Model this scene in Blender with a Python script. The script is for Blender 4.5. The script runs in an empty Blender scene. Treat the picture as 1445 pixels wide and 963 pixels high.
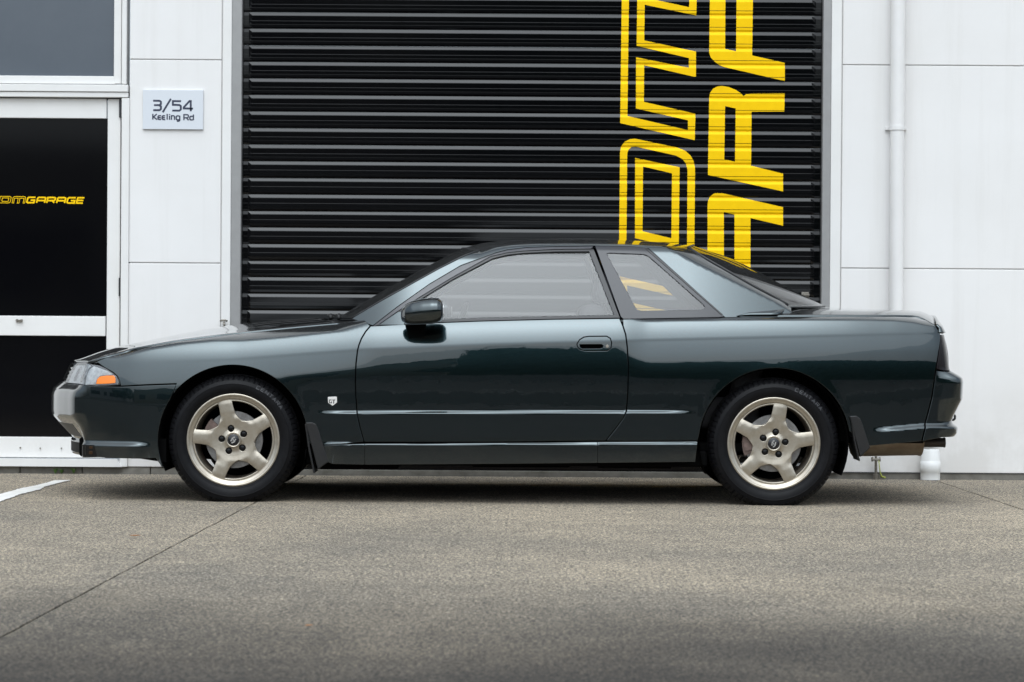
import bpy, math, random
import numpy as np
from mathutils import Vector, Matrix
from mathutils.geometry import delaunay_2d_cdt

random.seed(7)
rng = np.random.default_rng(7)
D2R = math.pi / 180
scene = bpy.context.scene
COL = scene.collection

# ------------------------------------------------------------------ camera
CAM_H, CAM_D, F_PX = 0.885, 13.5, 3950.0
ROLL, PITCH = 0.0068, math.atan(28.5 / 3950.0)
cam_d = bpy.data.cameras.new('camera')
cam = bpy.data.objects.new('camera', cam_d)
COL.objects.link(cam)
cam_d.sensor_width = 36.0
cam_d.lens = F_PX / 1445.0 * 36.0
cam_d.clip_start, cam_d.clip_end = 0.1, 3000
cam.matrix_world = (Matrix.Translation((0, -CAM_D, CAM_H)) @
                    Matrix.Rotation(math.pi / 2 - PITCH, 4, 'X') @ Matrix.Rotation(ROLL, 4, 'Z'))
cam_d.dof.use_dof = True
cam_d.dof.focus_distance = 13.6
cam_d.dof.aperture_fstop = 7.0
scene.camera = cam

# ------------------------------------------------------------------ sky, sun, exposure
SUN_EL, SUN_AZ = 57 * D2R, 184 * D2R          # azimuth measured from +Y towards +X
world = bpy.data.worlds.new('World')
scene.world = world
world.use_nodes = True
wn = world.node_tree
wn.nodes.clear()
sky = wn.nodes.new('ShaderNodeTexSky')
sky.sky_type = 'NISHITA'
sky.sun_disc = False
sky.sun_elevation = SUN_EL
sky.sun_rotation = SUN_AZ
sky.air_density, sky.dust_density, sky.ozone_density = 1.0, 7.0, 1.0
hs = wn.nodes.new('ShaderNodeHueSaturation')
hs.inputs['Saturation'].default_value = 0.35
hs.inputs['Value'].default_value = 1.55
cloud = wn.nodes.new('ShaderNodeGamma')          # an overcast veil evens the sky out
cloud.inputs['Gamma'].default_value = 0.72
bg = wn.nodes.new('ShaderNodeBackground')
bg.inputs['Strength'].default_value = 0.15
wo = wn.nodes.new('ShaderNodeOutputWorld')
wn.links.new(sky.outputs[0], hs.inputs['Color'])
wn.links.new(hs.outputs[0], cloud.inputs['Color'])
tint = wn.nodes.new('ShaderNodeMix')             # cool daylight balance
tint.data_type, tint.blend_type = 'RGBA', 'MULTIPLY'
tint.inputs['Factor'].default_value = 1.0
tint.inputs['B'].default_value = (0.89, 1.0, 1.10, 1)
wn.links.new(cloud.outputs[0], tint.inputs['A'])
wn.links.new(tint.outputs['Result'], bg.inputs['Color'])
wn.links.new(bg.outputs[0], wo.inputs['Surface'])

sun_d = bpy.data.lights.new('sun', 'SUN')
sun_d.energy = 0.5
sun_d.angle = 100 * D2R
sun_d.color = (1.0, 0.985, 0.965)
sun = bpy.data.objects.new('sun', sun_d)
COL.objects.link(sun)
sd = Vector((math.sin(SUN_AZ) * math.cos(SUN_EL), math.cos(SUN_AZ) * math.cos(SUN_EL), math.sin(SUN_EL)))
sun.rotation_euler = sd.to_track_quat('Z', 'Y').to_euler()
sun.location = sd * 30

scene.view_settings.view_transform = 'Standard'
scene.view_settings.look = 'None'
scene.view_settings.gamma = 1.0
scene.view_settings.use_curve_mapping = False
scene.view_settings.exposure = 0.85
scene.cycles.max_bounces = 10
scene.cycles.transparent_max_bounces = 16
scene.cycles.use_denoising = True
scene.cycles.denoising_prefilter = 'ACCURATE'

# ------------------------------------------------------------------ pixel of the photograph -> point on a plane of the place
def px2w(u, v, Y):
    c, s = math.cos(ROLL), math.sin(ROLL)
    du, dv = u - 722.5, v - 481.5
    a, b = du * c + dv * s, -du * s + dv * c
    dx, dyu = a / F_PX, -b / F_PX
    cp, sp = math.cos(PITCH), math.sin(PITCH)
    diry = cp + dyu * sp
    dirz = -sp + dyu * cp
    t = (Y + CAM_D) / diry
    return dx * t, CAM_H + dirz * t

def px2ground(u, v, z=0.0):
    c, s = math.cos(ROLL), math.sin(ROLL)
    du, dv = u - 722.5, v - 481.5
    a, b = du * c + dv * s, -du * s + dv * c
    dx, dyu = a / F_PX, -b / F_PX
    cp, sp = math.cos(PITCH), math.sin(PITCH)
    diry = cp + dyu * sp
    dirz = -sp + dyu * cp
    t = (z - CAM_H) / dirz
    return dx * t, diry * t - CAM_D

# ------------------------------------------------------------------ materials
def new_mat(name):
    m = bpy.data.materials.new(name)
    m.use_nodes = True
    return m, m.node_tree, m.node_tree.nodes['Principled BSDF']

def mat(name, col, rough=0.5, metal=0.0, spec=0.5, coat=0.0, coat_rough=0.03, ior=1.5, noise=None, bump=None, var=0.0):
    """noise=(scale, colour2, contrast) mixes a second colour in; bump=(scale, strength)"""
    m, t, p = new_mat(name)
    p.inputs['Base Color'].default_value = (*col, 1)
    p.inputs['Roughness'].default_value = rough
    p.inputs['Metallic'].default_value = metal
    p.inputs['Specular IOR Level'].default_value = spec
    p.inputs['IOR'].default_value = ior
    p.inputs['Coat Weight'].default_value = coat
    p.inputs['Coat Roughness'].default_value = coat_rough
    if noise or bump:
        tc = t.nodes.new('ShaderNodeTexCoord')
    if noise:
        n = t.nodes.new('ShaderNodeTexNoise')
        n.inputs['Scale'].default_value = noise[0]
        n.inputs['Detail'].default_value = 6
        n.inputs['Roughness'].default_value = 0.65
        t.links.new(tc.outputs['Object'], n.inputs['Vector'])
        r = t.nodes.new('ShaderNodeValToRGB')
        k = noise[2]
        r.color_ramp.elements[0].position = 0.5 - k
        r.color_ramp.elements[1].position = 0.5 + k
        r.color_ramp.elements[0].color = (*col, 1)
        r.color_ramp.elements[1].color = (*noise[1], 1)
        t.links.new(n.outputs['Fac'], r.inputs['Fac'])
        t.links.new(r.outputs['Color'], p.inputs['Base Color'])
    if bump:
        n2 = t.nodes.new('ShaderNodeTexNoise')
        n2.inputs['Scale'].default_value = bump[0]
        n2.inputs['Detail'].default_value = 4
        t.links.new(tc.outputs['Object'], n2.inputs['Vector'])
        b = t.nodes.new('ShaderNodeBump')
        b.inputs['Strength'].default_value = bump[1]
        b.inputs['Distance'].default_value = 0.004
        t.links.new(n2.outputs['Fac'], b.inputs['Height'])
        t.links.new(b.outputs['Normal'], p.inputs['Normal'])
    return m

def glass_mat(name, tint, refl, dust, dust_col=(0.6, 0.6, 0.58)):
    """thin sheet of glass: clear transmission, mirror reflection, a film of dust"""
    m = bpy.data.materials.new(name)
    m.use_nodes = True
    t = m.node_tree
    t.nodes.clear()
    out = t.nodes.new('ShaderNodeOutputMaterial')
    tr = t.nodes.new('ShaderNodeBsdfTransparent')
    tr.inputs['Color'].default_value = (*tint, 1)
    gl = t.nodes.new('ShaderNodeBsdfGlossy')
    gl.inputs['Roughness'].default_value = 0.01
    df = t.nodes.new('ShaderNodeBsdfDiffuse')
    df.inputs['Color'].default_value = (*dust_col, 1)
    lw = t.nodes.new('ShaderNodeFresnel')
    lw.inputs['IOR'].default_value = 1.5
    mr = t.nodes.new('ShaderNodeMapRange')
    mr.inputs['From Min'].default_value = 0.04
    mr.inputs['From Max'].default_value = 1.0
    mr.inputs['To Min'].default_value = refl
    mr.inputs['To Max'].default_value = 1.0
    t.links.new(lw.outputs[0], mr.inputs['Value'])
    m1 = t.nodes.new('ShaderNodeMixShader')
    m2 = t.nodes.new('ShaderNodeMixShader')
    tc = t.nodes.new('ShaderNodeTexCoord')
    nz = t.nodes.new('ShaderNodeTexNoise')
    nz.inputs['Scale'].default_value = 5
    nz.inputs['Detail'].default_value = 5
    mp = t.nodes.new('ShaderNodeMapRange')
    mp.inputs['To Min'].default_value = dust * 0.9
    mp.inputs['To Max'].default_value = dust * 1.1
    t.links.new(tc.outputs['Object'], nz.inputs['Vector'])
    t.links.new(nz.outputs['Fac'], mp.inputs['Value'])
    t.links.new(mp.outputs[0], m1.inputs['Fac'])
    t.links.new(tr.outputs[0], m1.inputs[1])
    t.links.new(df.outputs[0], m1.inputs[2])
    t.links.new(mr.outputs[0], m2.inputs['Fac'])
    t.links.new(m1.outputs[0], m2.inputs[1])
    t.links.new(gl.outputs[0], m2.inputs[2])
    t.links.new(m2.outputs[0], out.inputs['Surface'])
    return m

M = {}
def wall_mat():
    m, t, p = new_mat('white_panel_paint')
    p.inputs['Roughness'].default_value = 0.45
    tc = t.nodes.new('ShaderNodeTexCoord')
    def noise(scale, stretch, detail=6):
        mp = t.nodes.new('ShaderNodeMapping')
        mp.inputs['Scale'].default_value = stretch
        t.links.new(tc.outputs['Object'], mp.inputs['Vector'])
        n = t.nodes.new('ShaderNodeTexNoise')
        n.inputs['Scale'].default_value = scale
        n.inputs['Detail'].default_value = detail
        n.inputs['Roughness'].default_value = 0.65
        t.links.new(mp.outputs[0], n.inputs['Vector'])
        return n.outputs['Fac']
    def rng_(src, a, b, c, d):
        r = t.nodes.new('ShaderNodeMapRange')
        for k, v in zip(('From Min', 'From Max', 'To Min', 'To Max'), (a, b, c, d)): r.inputs[k].default_value = v
        t.links.new(src, r.inputs['Value'])
        return r.outputs[0]
    def mth(op, a, b):
        q = t.nodes.new('ShaderNodeMath')
        q.operation = op
        t.links.new(a, q.inputs[0])
        t.links.new(b, q.inputs[1])
        return q.outputs[0]
    cloud_ = rng_(noise(1.1, (1, 1, 1)), 0.3, 0.7, 0.0, 0.5)
    streak = rng_(noise(9, (1, 1, 0.05)), 0.5, 0.78, 0.0, 0.55)
    sep = t.nodes.new('ShaderNodeSeparateXYZ')
    t.links.new(tc.outputs['Object'], sep.inputs[0])
    foot = mth('MULTIPLY', rng_(sep.outputs['Z'], 0.05, 0.55, 1.0, 0.0), rng_(noise(5, (1, 1, 1)), 0.38, 0.75, 0.0, 1.6))
    tot = mth('ADD', mth('ADD', cloud_, streak), foot)
    r = t.nodes.new('ShaderNodeValToRGB')
    r.color_ramp.elements[0].color = (0.765, 0.75, 0.735, 1)
    r.color_ramp.elements[1].color = (0.67, 0.65, 0.625, 1)
    r.color_ramp.elements[1].position = 1.0
    t.links.new(tot, r.inputs['Fac'])
    t.links.new(r.outputs['Color'], p.inputs['Base Color'])
    b = t.nodes.new('ShaderNodeBump')
    b.inputs['Strength'].default_value = 0.05
    b.inputs['Distance'].default_value = 0.004
    t.links.new(noise(30, (1, 1, 1), 3), b.inputs['Height'])
    t.links.new(b.outputs['Normal'], p.inputs['Normal'])
    return m
M['wall'] = wall_mat()
M['trim'] = mat('white_aluminium', (0.76, 0.75, 0.73), 0.35, noise=(3, (0.70, 0.685, 0.66), 0.25))
M['rail'] = mat('grey_aluminium', (0.335, 0.33, 0.325), 0.38, metal=0.35, noise=(14, (0.285, 0.28, 0.275), 0.3))
M['shutter'] = mat('black_shutter_paint', (0.0010, 0.0010, 0.0014), 0.10, spec=0.37, noise=(9, (0.0018, 0.0018, 0.0025), 0.25))
M['yellow'] = mat('yellow_vinyl', (0.96, 0.60, 0.002), 0.5, spec=0.12, noise=(16, (0.88, 0.53, 0.002), 0.25))
M['sign'] = mat('sign_plate', (0.62, 0.645, 0.68), 0.5)
M['ink'] = mat('navy_ink', (0.025, 0.03, 0.06), 0.5)
M['pipe'] = mat('white_pipe_paint', (0.76, 0.745, 0.73), 0.38, noise=(5, (0.71, 0.695, 0.675), 0.25))
M['pvc'] = mat('white_pvc', (0.82, 0.82, 0.81), 0.35, noise=(6, (0.74, 0.74, 0.72), 0.25))
M['black_film'] = mat('black_glazing', (0.0022, 0.0022, 0.003), 0.06, spec=0.22, noise=(2, (0.003, 0.003, 0.0035), 0.2))
M['grey_film'] = mat('grey_glazing', (0.075, 0.090, 0.110), 0.12, spec=0.5, noise=(2.5, (0.090, 0.105, 0.125), 0.25))
M['plinth'] = mat('old_concrete', (0.25, 0.235, 0.205), 0.9, noise=(9, (0.13, 0.12, 0.10), 0.2), bump=(60, 0.5))
M['metal'] = mat('dull_metal', (0.32, 0.30, 0.27), 0.42, metal=0.8, noise=(60, (0.18, 0.16, 0.13), 0.2))
M['hinge'] = mat('black_hinge', (0.02, 0.02, 0.022), 0.4)
M['rubber'] = mat('black_rubber', (0.012, 0.012, 0.013), 0.6)
M['joint_grey'] = mat('joint_sealant', (0.50, 0.49, 0.48), 0.7)
M['gasket'] = mat('gasket', (0.03, 0.03, 0.045), 0.6)
M['black'] = mat('matt_black', (0.003, 0.003, 0.003), 0.9, spec=0.05)
M['leaf_g'] = mat('weed_leaf', (0.06, 0.12, 0.025), 0.6)
M['leaf_o'] = mat('dry_leaf', (0.42, 0.17, 0.05), 0.7)
M['hose'] = mat('yellow_green_cord', (0.30, 0.33, 0.06), 0.6)
M['white_line'] = mat('road_paint', (0.80, 0.78, 0.74), 0.8, noise=(14, (0.58, 0.56, 0.52), 0.22), bump=(90, 0.4))

# car materials
def paint_mat():
    m, t, p = new_mat('dark_green_metallic_paint')
    p.inputs['Metallic'].default_value = 1.0
    p.inputs['Roughness'].default_value = 0.2
    p.inputs['Coat Weight'].default_value = 1.0
    p.inputs['Coat Roughness'].default_value = 0.012
    p.inputs['Coat IOR'].default_value = 1.7
    tc = t.nodes.new('ShaderNodeTexCoord')
    n = t.nodes.new('ShaderNodeTexNoise')
    n.inputs['Scale'].default_value = 700
    n.inputs['Detail'].default_value = 2
    t.links.new(tc.outputs['Object'], n.inputs['Vector'])
    r = t.nodes.new('ShaderNodeValToRGB')
    r.color_ramp.elements[0].position = 0.3
    r.color_ramp.elements[1].position = 0.75
    r.color_ramp.elements[0].color = (0.006, 0.014, 0.016, 1)
    r.color_ramp.elements[1].color = (0.016, 0.033, 0.038, 1)
    t.links.new(n.outputs['Fac'], r.inputs['Fac'])
    n3 = t.nodes.new('ShaderNodeTexNoise')
    n3.inputs['Scale'].default_value = 13
    n3.inputs['Detail'].default_value = 3
    t.links.new(tc.outputs['Object'], n3.inputs['Vector'])
    bp = t.nodes.new('ShaderNodeBump')
    bp.inputs['Strength'].default_value = 0.07
    bp.inputs['Distance'].default_value = 0.0012
    t.links.new(n3.outputs['Fac'], bp.inputs['Height'])
    t.links.new(bp.outputs['Normal'], p.inputs['Coat Normal'])
    # film of road dust, heavier low on the body
    sep = t.nodes.new('ShaderNodeSeparateXYZ')
    t.links.new(tc.outputs['Object'], sep.inputs[0])
    mr = t.nodes.new('ShaderNodeMapRange')
    mr.inputs['From Min'].default_value = 0.62
    mr.inputs['From Max'].default_value = 0.18
    mr.inputs['To Min'].default_value = 0.02
    mr.inputs['To Max'].default_value = 0.30
    t.links.new(sep.outputs['Z'], mr.inputs['Value'])
    n2 = t.nodes.new('ShaderNodeTexNoise')
    n2.inputs['Scale'].default_value = 6
    n2.inputs['Detail'].default_value = 9
    n2.inputs['Roughness'].default_value = 0.75
    t.links.new(tc.outputs['Object'], n2.inputs['Vector'])
    mu = t.nodes.new('ShaderNodeMath')
    mu.operation = 'MULTIPLY'
    t.links.new(mr.outputs[0], mu.inputs[0])
    t.links.new(n2.outputs['Fac'], mu.inputs[1])
    t.links.new(r.outputs['Color'], p.inputs['Base Color'])
    d = t.nodes.new('ShaderNodeBsdfDiffuse')
    d.inputs['Color'].default_value = (0.022, 0.020, 0.018, 1)
    mx = t.nodes.new('ShaderNodeMixShader')
    t.links.new(mu.outputs[0], mx.inputs['Fac'])
    out = t.nodes['Material Output']
    t.links.new(p.outputs[0], mx.inputs[1])
    t.links.new(d.outputs[0], mx.inputs[2])
    t.links.new(mx.outputs[0], out.inputs['Surface'])
    return m
M['paint'] = paint_mat()
M['glass'] = glass_mat('side_glass', (1.0, 1.0, 0.99), 0.050, 0.36, (0.12, 0.12, 0.117))
M['screen'] = glass_mat('windscreen_glass', (0.55, 0.58, 0.56), 0.05, 0.02)
M['seal'] = mat('black_seal', (0.010, 0.010, 0.011), 0.38, spec=0.5)
M['trim_grey'] = mat('grey_window_trim', (0.028, 0.028, 0.034), 0.30, spec=0.6, noise=(30, (0.045, 0.045, 0.05), 0.2))
M['frit'] = mat('window_surround', (0.020, 0.020, 0.024), 0.26, spec=0.45)
M['plastic'] = mat('black_plastic', (0.008, 0.008, 0.009), 0.42, spec=0.35, noise=(25, (0.013, 0.0125, 0.012), 0.2))
M['tyre'] = mat('tyre_rubber', (0.004, 0.004, 0.0048), 0.44, spec=0.13, noise=(30, (0.007, 0.007, 0.008), 0.2), bump=(220, 0.15))
M['tyre_mark'] = mat('tyre_lettering', (0.022, 0.022, 0.025), 0.42)
M['rim'] = mat('champagne_alloy', (0.47, 0.43, 0.365), 0.30, metal=0.80, spec=0.5, noise=(24, (0.36, 0.315, 0.25), 0.2), bump=(120, 0.06))
M['barrel'] = mat('dirty_barrel', (0.30, 0.25, 0.20), 0.55, metal=0.35, noise=(20, (0.08, 0.055, 0.04), 0.18))
M['nut'] = mat('black_nut', (0.004, 0.004, 0.0045), 0.3, spec=0.22)
M['disc'] = mat('brake_disc', (0.30, 0.30, 0.30), 0.35, metal=0.85, noise=(40, (0.18, 0.17, 0.165), 0.2))
M['caliper'] = mat('caliper', (0.16, 0.11, 0.095), 0.6, metal=0.3, noise=(40, (0.07, 0.05, 0.04), 0.2))
M['cap'] = mat('cap_black', (0.008, 0.008, 0.010), 0.25)
M['chrome'] = mat('silver', (0.72, 0.72, 0.72), 0.22, metal=0.9)
M['lamp_back'] = mat('lamp_reflector', (0.95, 0.95, 0.95), 0.2, metal=0.0, noise=(45, (0.62, 0.64, 0.66), 0.12), bump=(60, 0.5))
M['lamp_body'] = mat('lamp_house', (0.10, 0.105, 0.11), 0.4)
M['lens'] = glass_mat('lamp_lens', (0.9, 0.92, 0.93), 0.09, 0.10, (0.7, 0.72, 0.74))
M['amber'] = mat('amber_lens', (0.85, 0.21, 0.008), 0.2, coat=0.6)
M['amber_dark'] = mat('amber_dark', (0.035, 0.016, 0.005), 0.35, spec=0.2)
M['tail'] = mat('smoked_tail_lens', (0.008, 0.006, 0.007), 0.14, spec=0.28)
M['dark_lens'] = mat('dark_lamp_lens', (0.012, 0.011, 0.010), 0.55, spec=0.06)
M['red'] = mat('red_lens', (0.030, 0.002, 0.002), 0.12, coat=1.0)
M['badge'] = mat('badge', (0.78, 0.76, 0.73), 0.3, metal=0.4)
M['cloth'] = mat('seat_cloth', (0.10, 0.10, 0.105), 0.9, bump=(120, 0.3))
M['exhaust'] = mat('rusty_muffler', (0.46, 0.38, 0.29), 0.45, metal=0.35, noise=(9, (0.26, 0.19, 0.13), 0.2))
M['cleat'] = mat('dark_pipe', (0.05, 0.04, 0.035), 0.45, metal=0.6)

# ------------------------------------------------------------------ object helpers
def link(o, parent=None, label=None, cat=None, group=None, kind=None):
    if o.name not in COL.objects:
        COL.objects.link(o)
    if parent is not None:
        o.parent = parent
    if label: o['label'] = label
    if cat: o['category'] = cat
    if group: o['group'] = group
    if kind: o['kind'] = kind
    return o

def empty(name, loc=(0, 0, 0), label=None, cat=None, group=None, parent=None, kind=None):
    o = bpy.data.objects.new(name, None)
    o.empty_display_size = 0.2
    o.location = loc
    return link(o, parent, label, cat, group, kind)

def mesh_obj(name, verts, faces, m, parent=None, smooth=False, origin=(0, 0, 0), normals=None, **kw):
    ox = np.array(origin, float)
    V = np.asarray(verts, float) - ox
    me = bpy.data.meshes.new(name)
    me.from_pydata([tuple(v) for v in V], [], [tuple(int(i) for i in f) for f in faces])
    me.update()
    if m is not None:
        for mm in (m if isinstance(m, (list, tuple)) else [m]):
            me.materials.append(mm)
    if smooth:
        me.polygons.foreach_set('use_smooth', [True] * len(me.polygons))
    if normals is not None:
        me.normals_split_custom_set_from_vertices([tuple(n) for n in normals])
    o = bpy.data.objects.new(name, me)
    if parent is None:
        o.location = origin
    link(o, parent, **kw)
    return o

class MB:
    """collects shapes into one mesh"""
    def __init__(self):
        self.v, self.f = [], []
    def add(self, verts, faces):
        n = len(self.v)
        self.v += [tuple(map(float, p)) for p in verts]
        self.f += [tuple(i + n for i in f) for f in faces]
        return self
    def box(self, x0, x1, y0, y1, z0, z1, b=0.0):
        if b <= 0:
            P = [(x, y, z) for z in (z0, z1) for y in (y0, y1) for x in (x0, x1)]
            F = [(0, 2, 3, 1), (4, 5, 7, 6), (0, 1, 5, 4), (2, 6, 7, 3), (0, 4, 6, 2), (1, 3, 7, 5)]
            return self.add(P, F)
        # chamfered box
        P, F = [], []
        xs, ys, zs = (x0, x1), (y0, y1), (z0, z1)
        idx = {}
        for i in (0, 1):
            for j in (0, 1):
                for k in (0, 1):
                    sx, sy, sz = (1 - 2 * i), (1 - 2 * j), (1 - 2 * k)
                    c = (xs[i], ys[j], zs[k])
                    for a in range(3):
                        p = [c[0] + sx * b, c[1] + sy * b, c[2] + sz * b]
                        p[a] = c[a]
                        idx[(i, j, k, a)] = len(P)
                        P.append(tuple(p))
        def q(a, b_, c, d): F.append((a, b_, c, d))
        for i in (0, 1):
            q(*[idx[(i, j, k, 0)] for j, k in ((0, 0), (1, 0), (1, 1), (0, 1))])
            q(*[idx[(j, i, k, 1)] for j, k in ((0, 0), (1, 0), (1, 1), (0, 1))])
            q(*[idx[(j, k, i, 2)] for j, k in ((0, 0), (1, 0), (1, 1), (0, 1))])
        for i in (0, 1):
            for j in (0, 1):
                q(idx[(i, j, 0, 0)], idx[(i, j, 1, 0)], idx[(i, j, 1, 1)], idx[(i, j, 0, 1)])
                q(idx[(i, 0, j, 0)], idx[(i, 1, j, 0)], idx[(i, 1, j, 2)], idx[(i, 0, j, 2)])
                q(idx[(0, i, j, 1)], idx[(1, i, j, 1)], idx[(1, i, j, 2)], idx[(0, i, j, 2)])
        for i in (0, 1):
            for j in (0, 1):
                for k in (0, 1):
                    F.append((idx[(i, j, k, 0)], idx[(i, j, k, 1)], idx[(i, j, k, 2)]))
        return self.add(P, F)
    def tube(self, pts, r, n=12, cap=True):
        pts = [Vector(p) for p in pts]
        rs = r if isinstance(r, (list, tuple)) else [r] * len(pts)
        base = len(self.v)
        prev = None
        V, F = [], []
        for i, p in enumerate(pts):
            if i == 0: d = pts[1] - pts[0]
            elif i == len(pts) - 1: d = pts[-1] - pts[-2]
            else: d = (pts[i + 1] - p).normalized() + (p - pts[i - 1]).normalized()
            d.normalize()
            if prev is None:
                up = Vector((0, 0, 1)) if abs(d.z) < 0.9 else Vector((1, 0, 0))
                a = d.cross(up).normalized()
            else:
                a = (prev - d * prev.dot(d)).normalized()
            prev = a
            b = d.cross(a)
            for k in range(n):
                t = 2 * math.pi * k / n
                V.append(p + (a * math.cos(t) + b * math.sin(t)) * rs[i])
        for i in range(len(pts) - 1):
            for k in range(n):
                k2 = (k + 1) % n
                F.append((i * n + k, i * n + k2, (i + 1) * n + k2, (i + 1) * n + k))
        if cap:
            F.append(tuple(range(n - 1, -1, -1)))
            F.append(tuple((len(pts) - 1) * n + k for k in range(n)))
        return self.add(V, F)
    def build(self, name, m, parent=None, smooth=False, origin=(0, 0, 0), fix=True, **kw):
        o = mesh_obj(name, self.v, self.f, m, parent, smooth, origin, **kw)
        if fix:
            import bmesh
            bm = bmesh.new()
            bm.from_mesh(o.data)
            bmesh.ops.recalc_face_normals(bm, faces=bm.faces)
            bm.to_mesh(o.data)
            bm.free()
        return o

def sharp_by_angle(o, ang=35):
    me = o.data
    me.polygons.foreach_set('use_smooth', [True] * len(me.polygons))
    me.set_sharp_from_angle(angle=ang * D2R)

def bevel(o, w, seg=2):
    md = o.modifiers.new('bevel', 'BEVEL')
    md.width, md.segments = w, seg
    md.limit_method = 'ANGLE'
    md.angle_limit = 40 * D2R
    return o

# ------------------------------------------------------------------ polygon helpers (2-D)
def in_poly(P, poly):
    x, y = P[:, 0], P[:, 1]
    ins = np.zeros(len(P), bool)
    n = len(poly)
    j = n - 1
    for i in range(n):
        xi, yi = poly[i]
        xj, yj = poly[j]
        c = (yi > y) != (yj > y)
        if c.any():
            xc = (xj - xi) * (y - yi) / ((yj - yi) if yj != yi else 1e-12) + xi
            ins ^= c & (x < xc)
        j = i
    return ins

def area2(poly):
    p = np.asarray(poly)
    q = np.roll(p, -1, 0)
    return 0.5 * np.sum(p[:, 0] * q[:, 1] - q[:, 0] * p[:, 1])

def resample(poly, step, closed=True):
    out = []
    n = len(poly)
    for i in range(n if closed else n - 1):
        a, b = np.array(poly[i], float), np.array(poly[(i + 1) % n], float)
        L = np.hypot(*(b - a))
        k = max(1, int(math.ceil(L / step)))
        for t in range(k):
            out.append(a + (b - a) * t / k)
    if not closed:
        out.append(np.array(poly[-1], float))
    return np.array(out)

def offset_poly(poly, d):
    """moves a CCW outline inwards by d"""
    p = np.asarray(poly, float)
    n = len(p)
    out = []
    for i in range(n):
        a, b, c = p[i - 1], p[i], p[(i + 1) % n]
        e1 = (b - a) / (np.hypot(*(b - a)) + 1e-12)
        e2 = (c - b) / (np.hypot(*(c - b)) + 1e-12)
        n1 = np.array([-e1[1], e1[0]])
        n2 = np.array([-e2[1], e2[0]])
        m = n1 + n2
        L = np.hypot(*m)
        if L < 1e-6:
            out.append(b + n1 * d)
            continue
        m /= L
        k = max(0.5, m.dot(n1))
        out.append(b + m * d / k)
    return np.array(out)

def smooth_path(pts, n=None, closed=False, step=0.01):
    """Catmull-Rom through the points"""
    P = np.asarray(pts, float)
    m = len(P)
    out = []
    for i in range(m if closed else m - 1):
        p0 = P[(i - 1) % m] if (closed or i > 0) else 2 * P[0] - P[1]
        p1, p2 = P[i], P[(i + 1) % m]
        p3 = P[(i + 2) % m] if (closed or i + 2 < m) else 2 * P[-1] - P[-2]
        L = np.linalg.norm(p2 - p1)
        k = max(1, int(math.ceil(L / step)))
        for t in np.arange(k) / k:
            out.append(0.5 * ((2 * p1) + (-p0 + p2) * t + (2 * p0 - 5 * p1 + 4 * p2 - p3) * t ** 2 + (-p0 + 3 * p1 - 3 * p2 + p3) * t ** 3))
    if not closed:
        out.append(P[-1])
    return np.array(out)

def cdt(pts, loops, kz=1.0, extra_edges=None):
    """triangulates: pts free points, loops closed outlines; returns verts, tris"""
    V, E = [], []
    for lp in loops:
        b = len(V)
        V += [Vector((p[0], p[1] * kz)) for p in lp]
        n = len(lp)
        E += [(b + i, b + (i + 1) % n) for i in range(n)]
    if extra_edges:
        for a, c in extra_edges:
            b = len(V)
            V += [Vector((a[0], a[1] * kz)), Vector((c[0], c[1] * kz))]
            E.append((b, b + 1))
    V += [Vector((p[0], p[1] * kz)) for p in pts]
    r = delaunay_2d_cdt(V, E, [], 0, 1e-7)
    vo = np.array([(p.x, p.y / kz) for p in r[0]])
    F = np.array([f for f in r[2] if len(f) == 3], int)
    return vo, F

def inside_tris(vo, F, outer, holes=()):
    c = vo[F].mean(1)
    k = in_poly(c, outer)
    for h in holes:
        k &= ~in_poly(c, h)
    return F[k]

def flat_shape(name, outer, holes, Y, thick, m, parent=None, yfun=None, extra_edges=None, drop=None, **kw):
    """x-z outline standing at depth Y (or following yfun(z)), thick metres proud of it towards the viewer"""
    vo, F = cdt([], [outer] + list(holes), 1.0, extra_edges)
    F = inside_tris(vo, F, outer, holes)
    if drop is not None:
        c = vo[F].mean(1)
        F = F[~drop(c[:, 1])]
    y = (np.full(len(vo), Y) if yfun is None else yfun(vo[:, 1])) - thick
    V = np.column_stack([vo[:, 0], y, vo[:, 1]])
    a, b, c = V[F[:, 0]], V[F[:, 1]], V[F[:, 2]]
    nn = np.cross(b - a, c - a)
    fl = nn[:, 1] > 0
    F[fl] = F[fl][:, ::-1]
    if thick > 0.0008 or yfun is not None:
        # rim: walls back to the plane
        from collections import Counter
        cnt = Counter()
        for f in F:
            for i in range(3):
                cnt[(f[i], f[(i + 1) % 3])] += 1
        nV = len(V)
        VB = V.copy()
        VB[:, 1] += thick
        walls = [(a_, nV + a_, nV + b_, b_) for (a_, b_) in cnt if (b_, a_) not in cnt]
        V = np.vstack([V, VB])
        faces = [tuple(f) for f in F] + walls
    else:
        faces = [tuple(f) for f in F]
    return mesh_obj(name, V, faces, m, parent, **kw)

def ribbon(pts, w, closed=False):
    """outline of a stroke of width w along a polyline, mitred"""
    P = np.asarray(pts, float)
    n = len(P)
    L, R = [], []
    for i in range(n):
        d1 = P[i] - P[i - 1] if i > 0 else P[1] - P[0]
        d2 = P[i + 1] - P[i] if i < n - 1 else P[-1] - P[-2]
        d1 = d1 / np.hypot(*d1)
        d2 = d2 / np.hypot(*d2)
        n1, n2 = np.array([-d1[1], d1[0]]), np.array([-d2[1], d2[0]])
        mm = n1 + n2
        mm /= np.hypot(*mm)
        k = max(0.6, mm.dot(n1))
        L.append(P[i] + mm * w / 2 / k)
        R.append(P[i] - mm * w / 2 / k)
    return L, R

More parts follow.
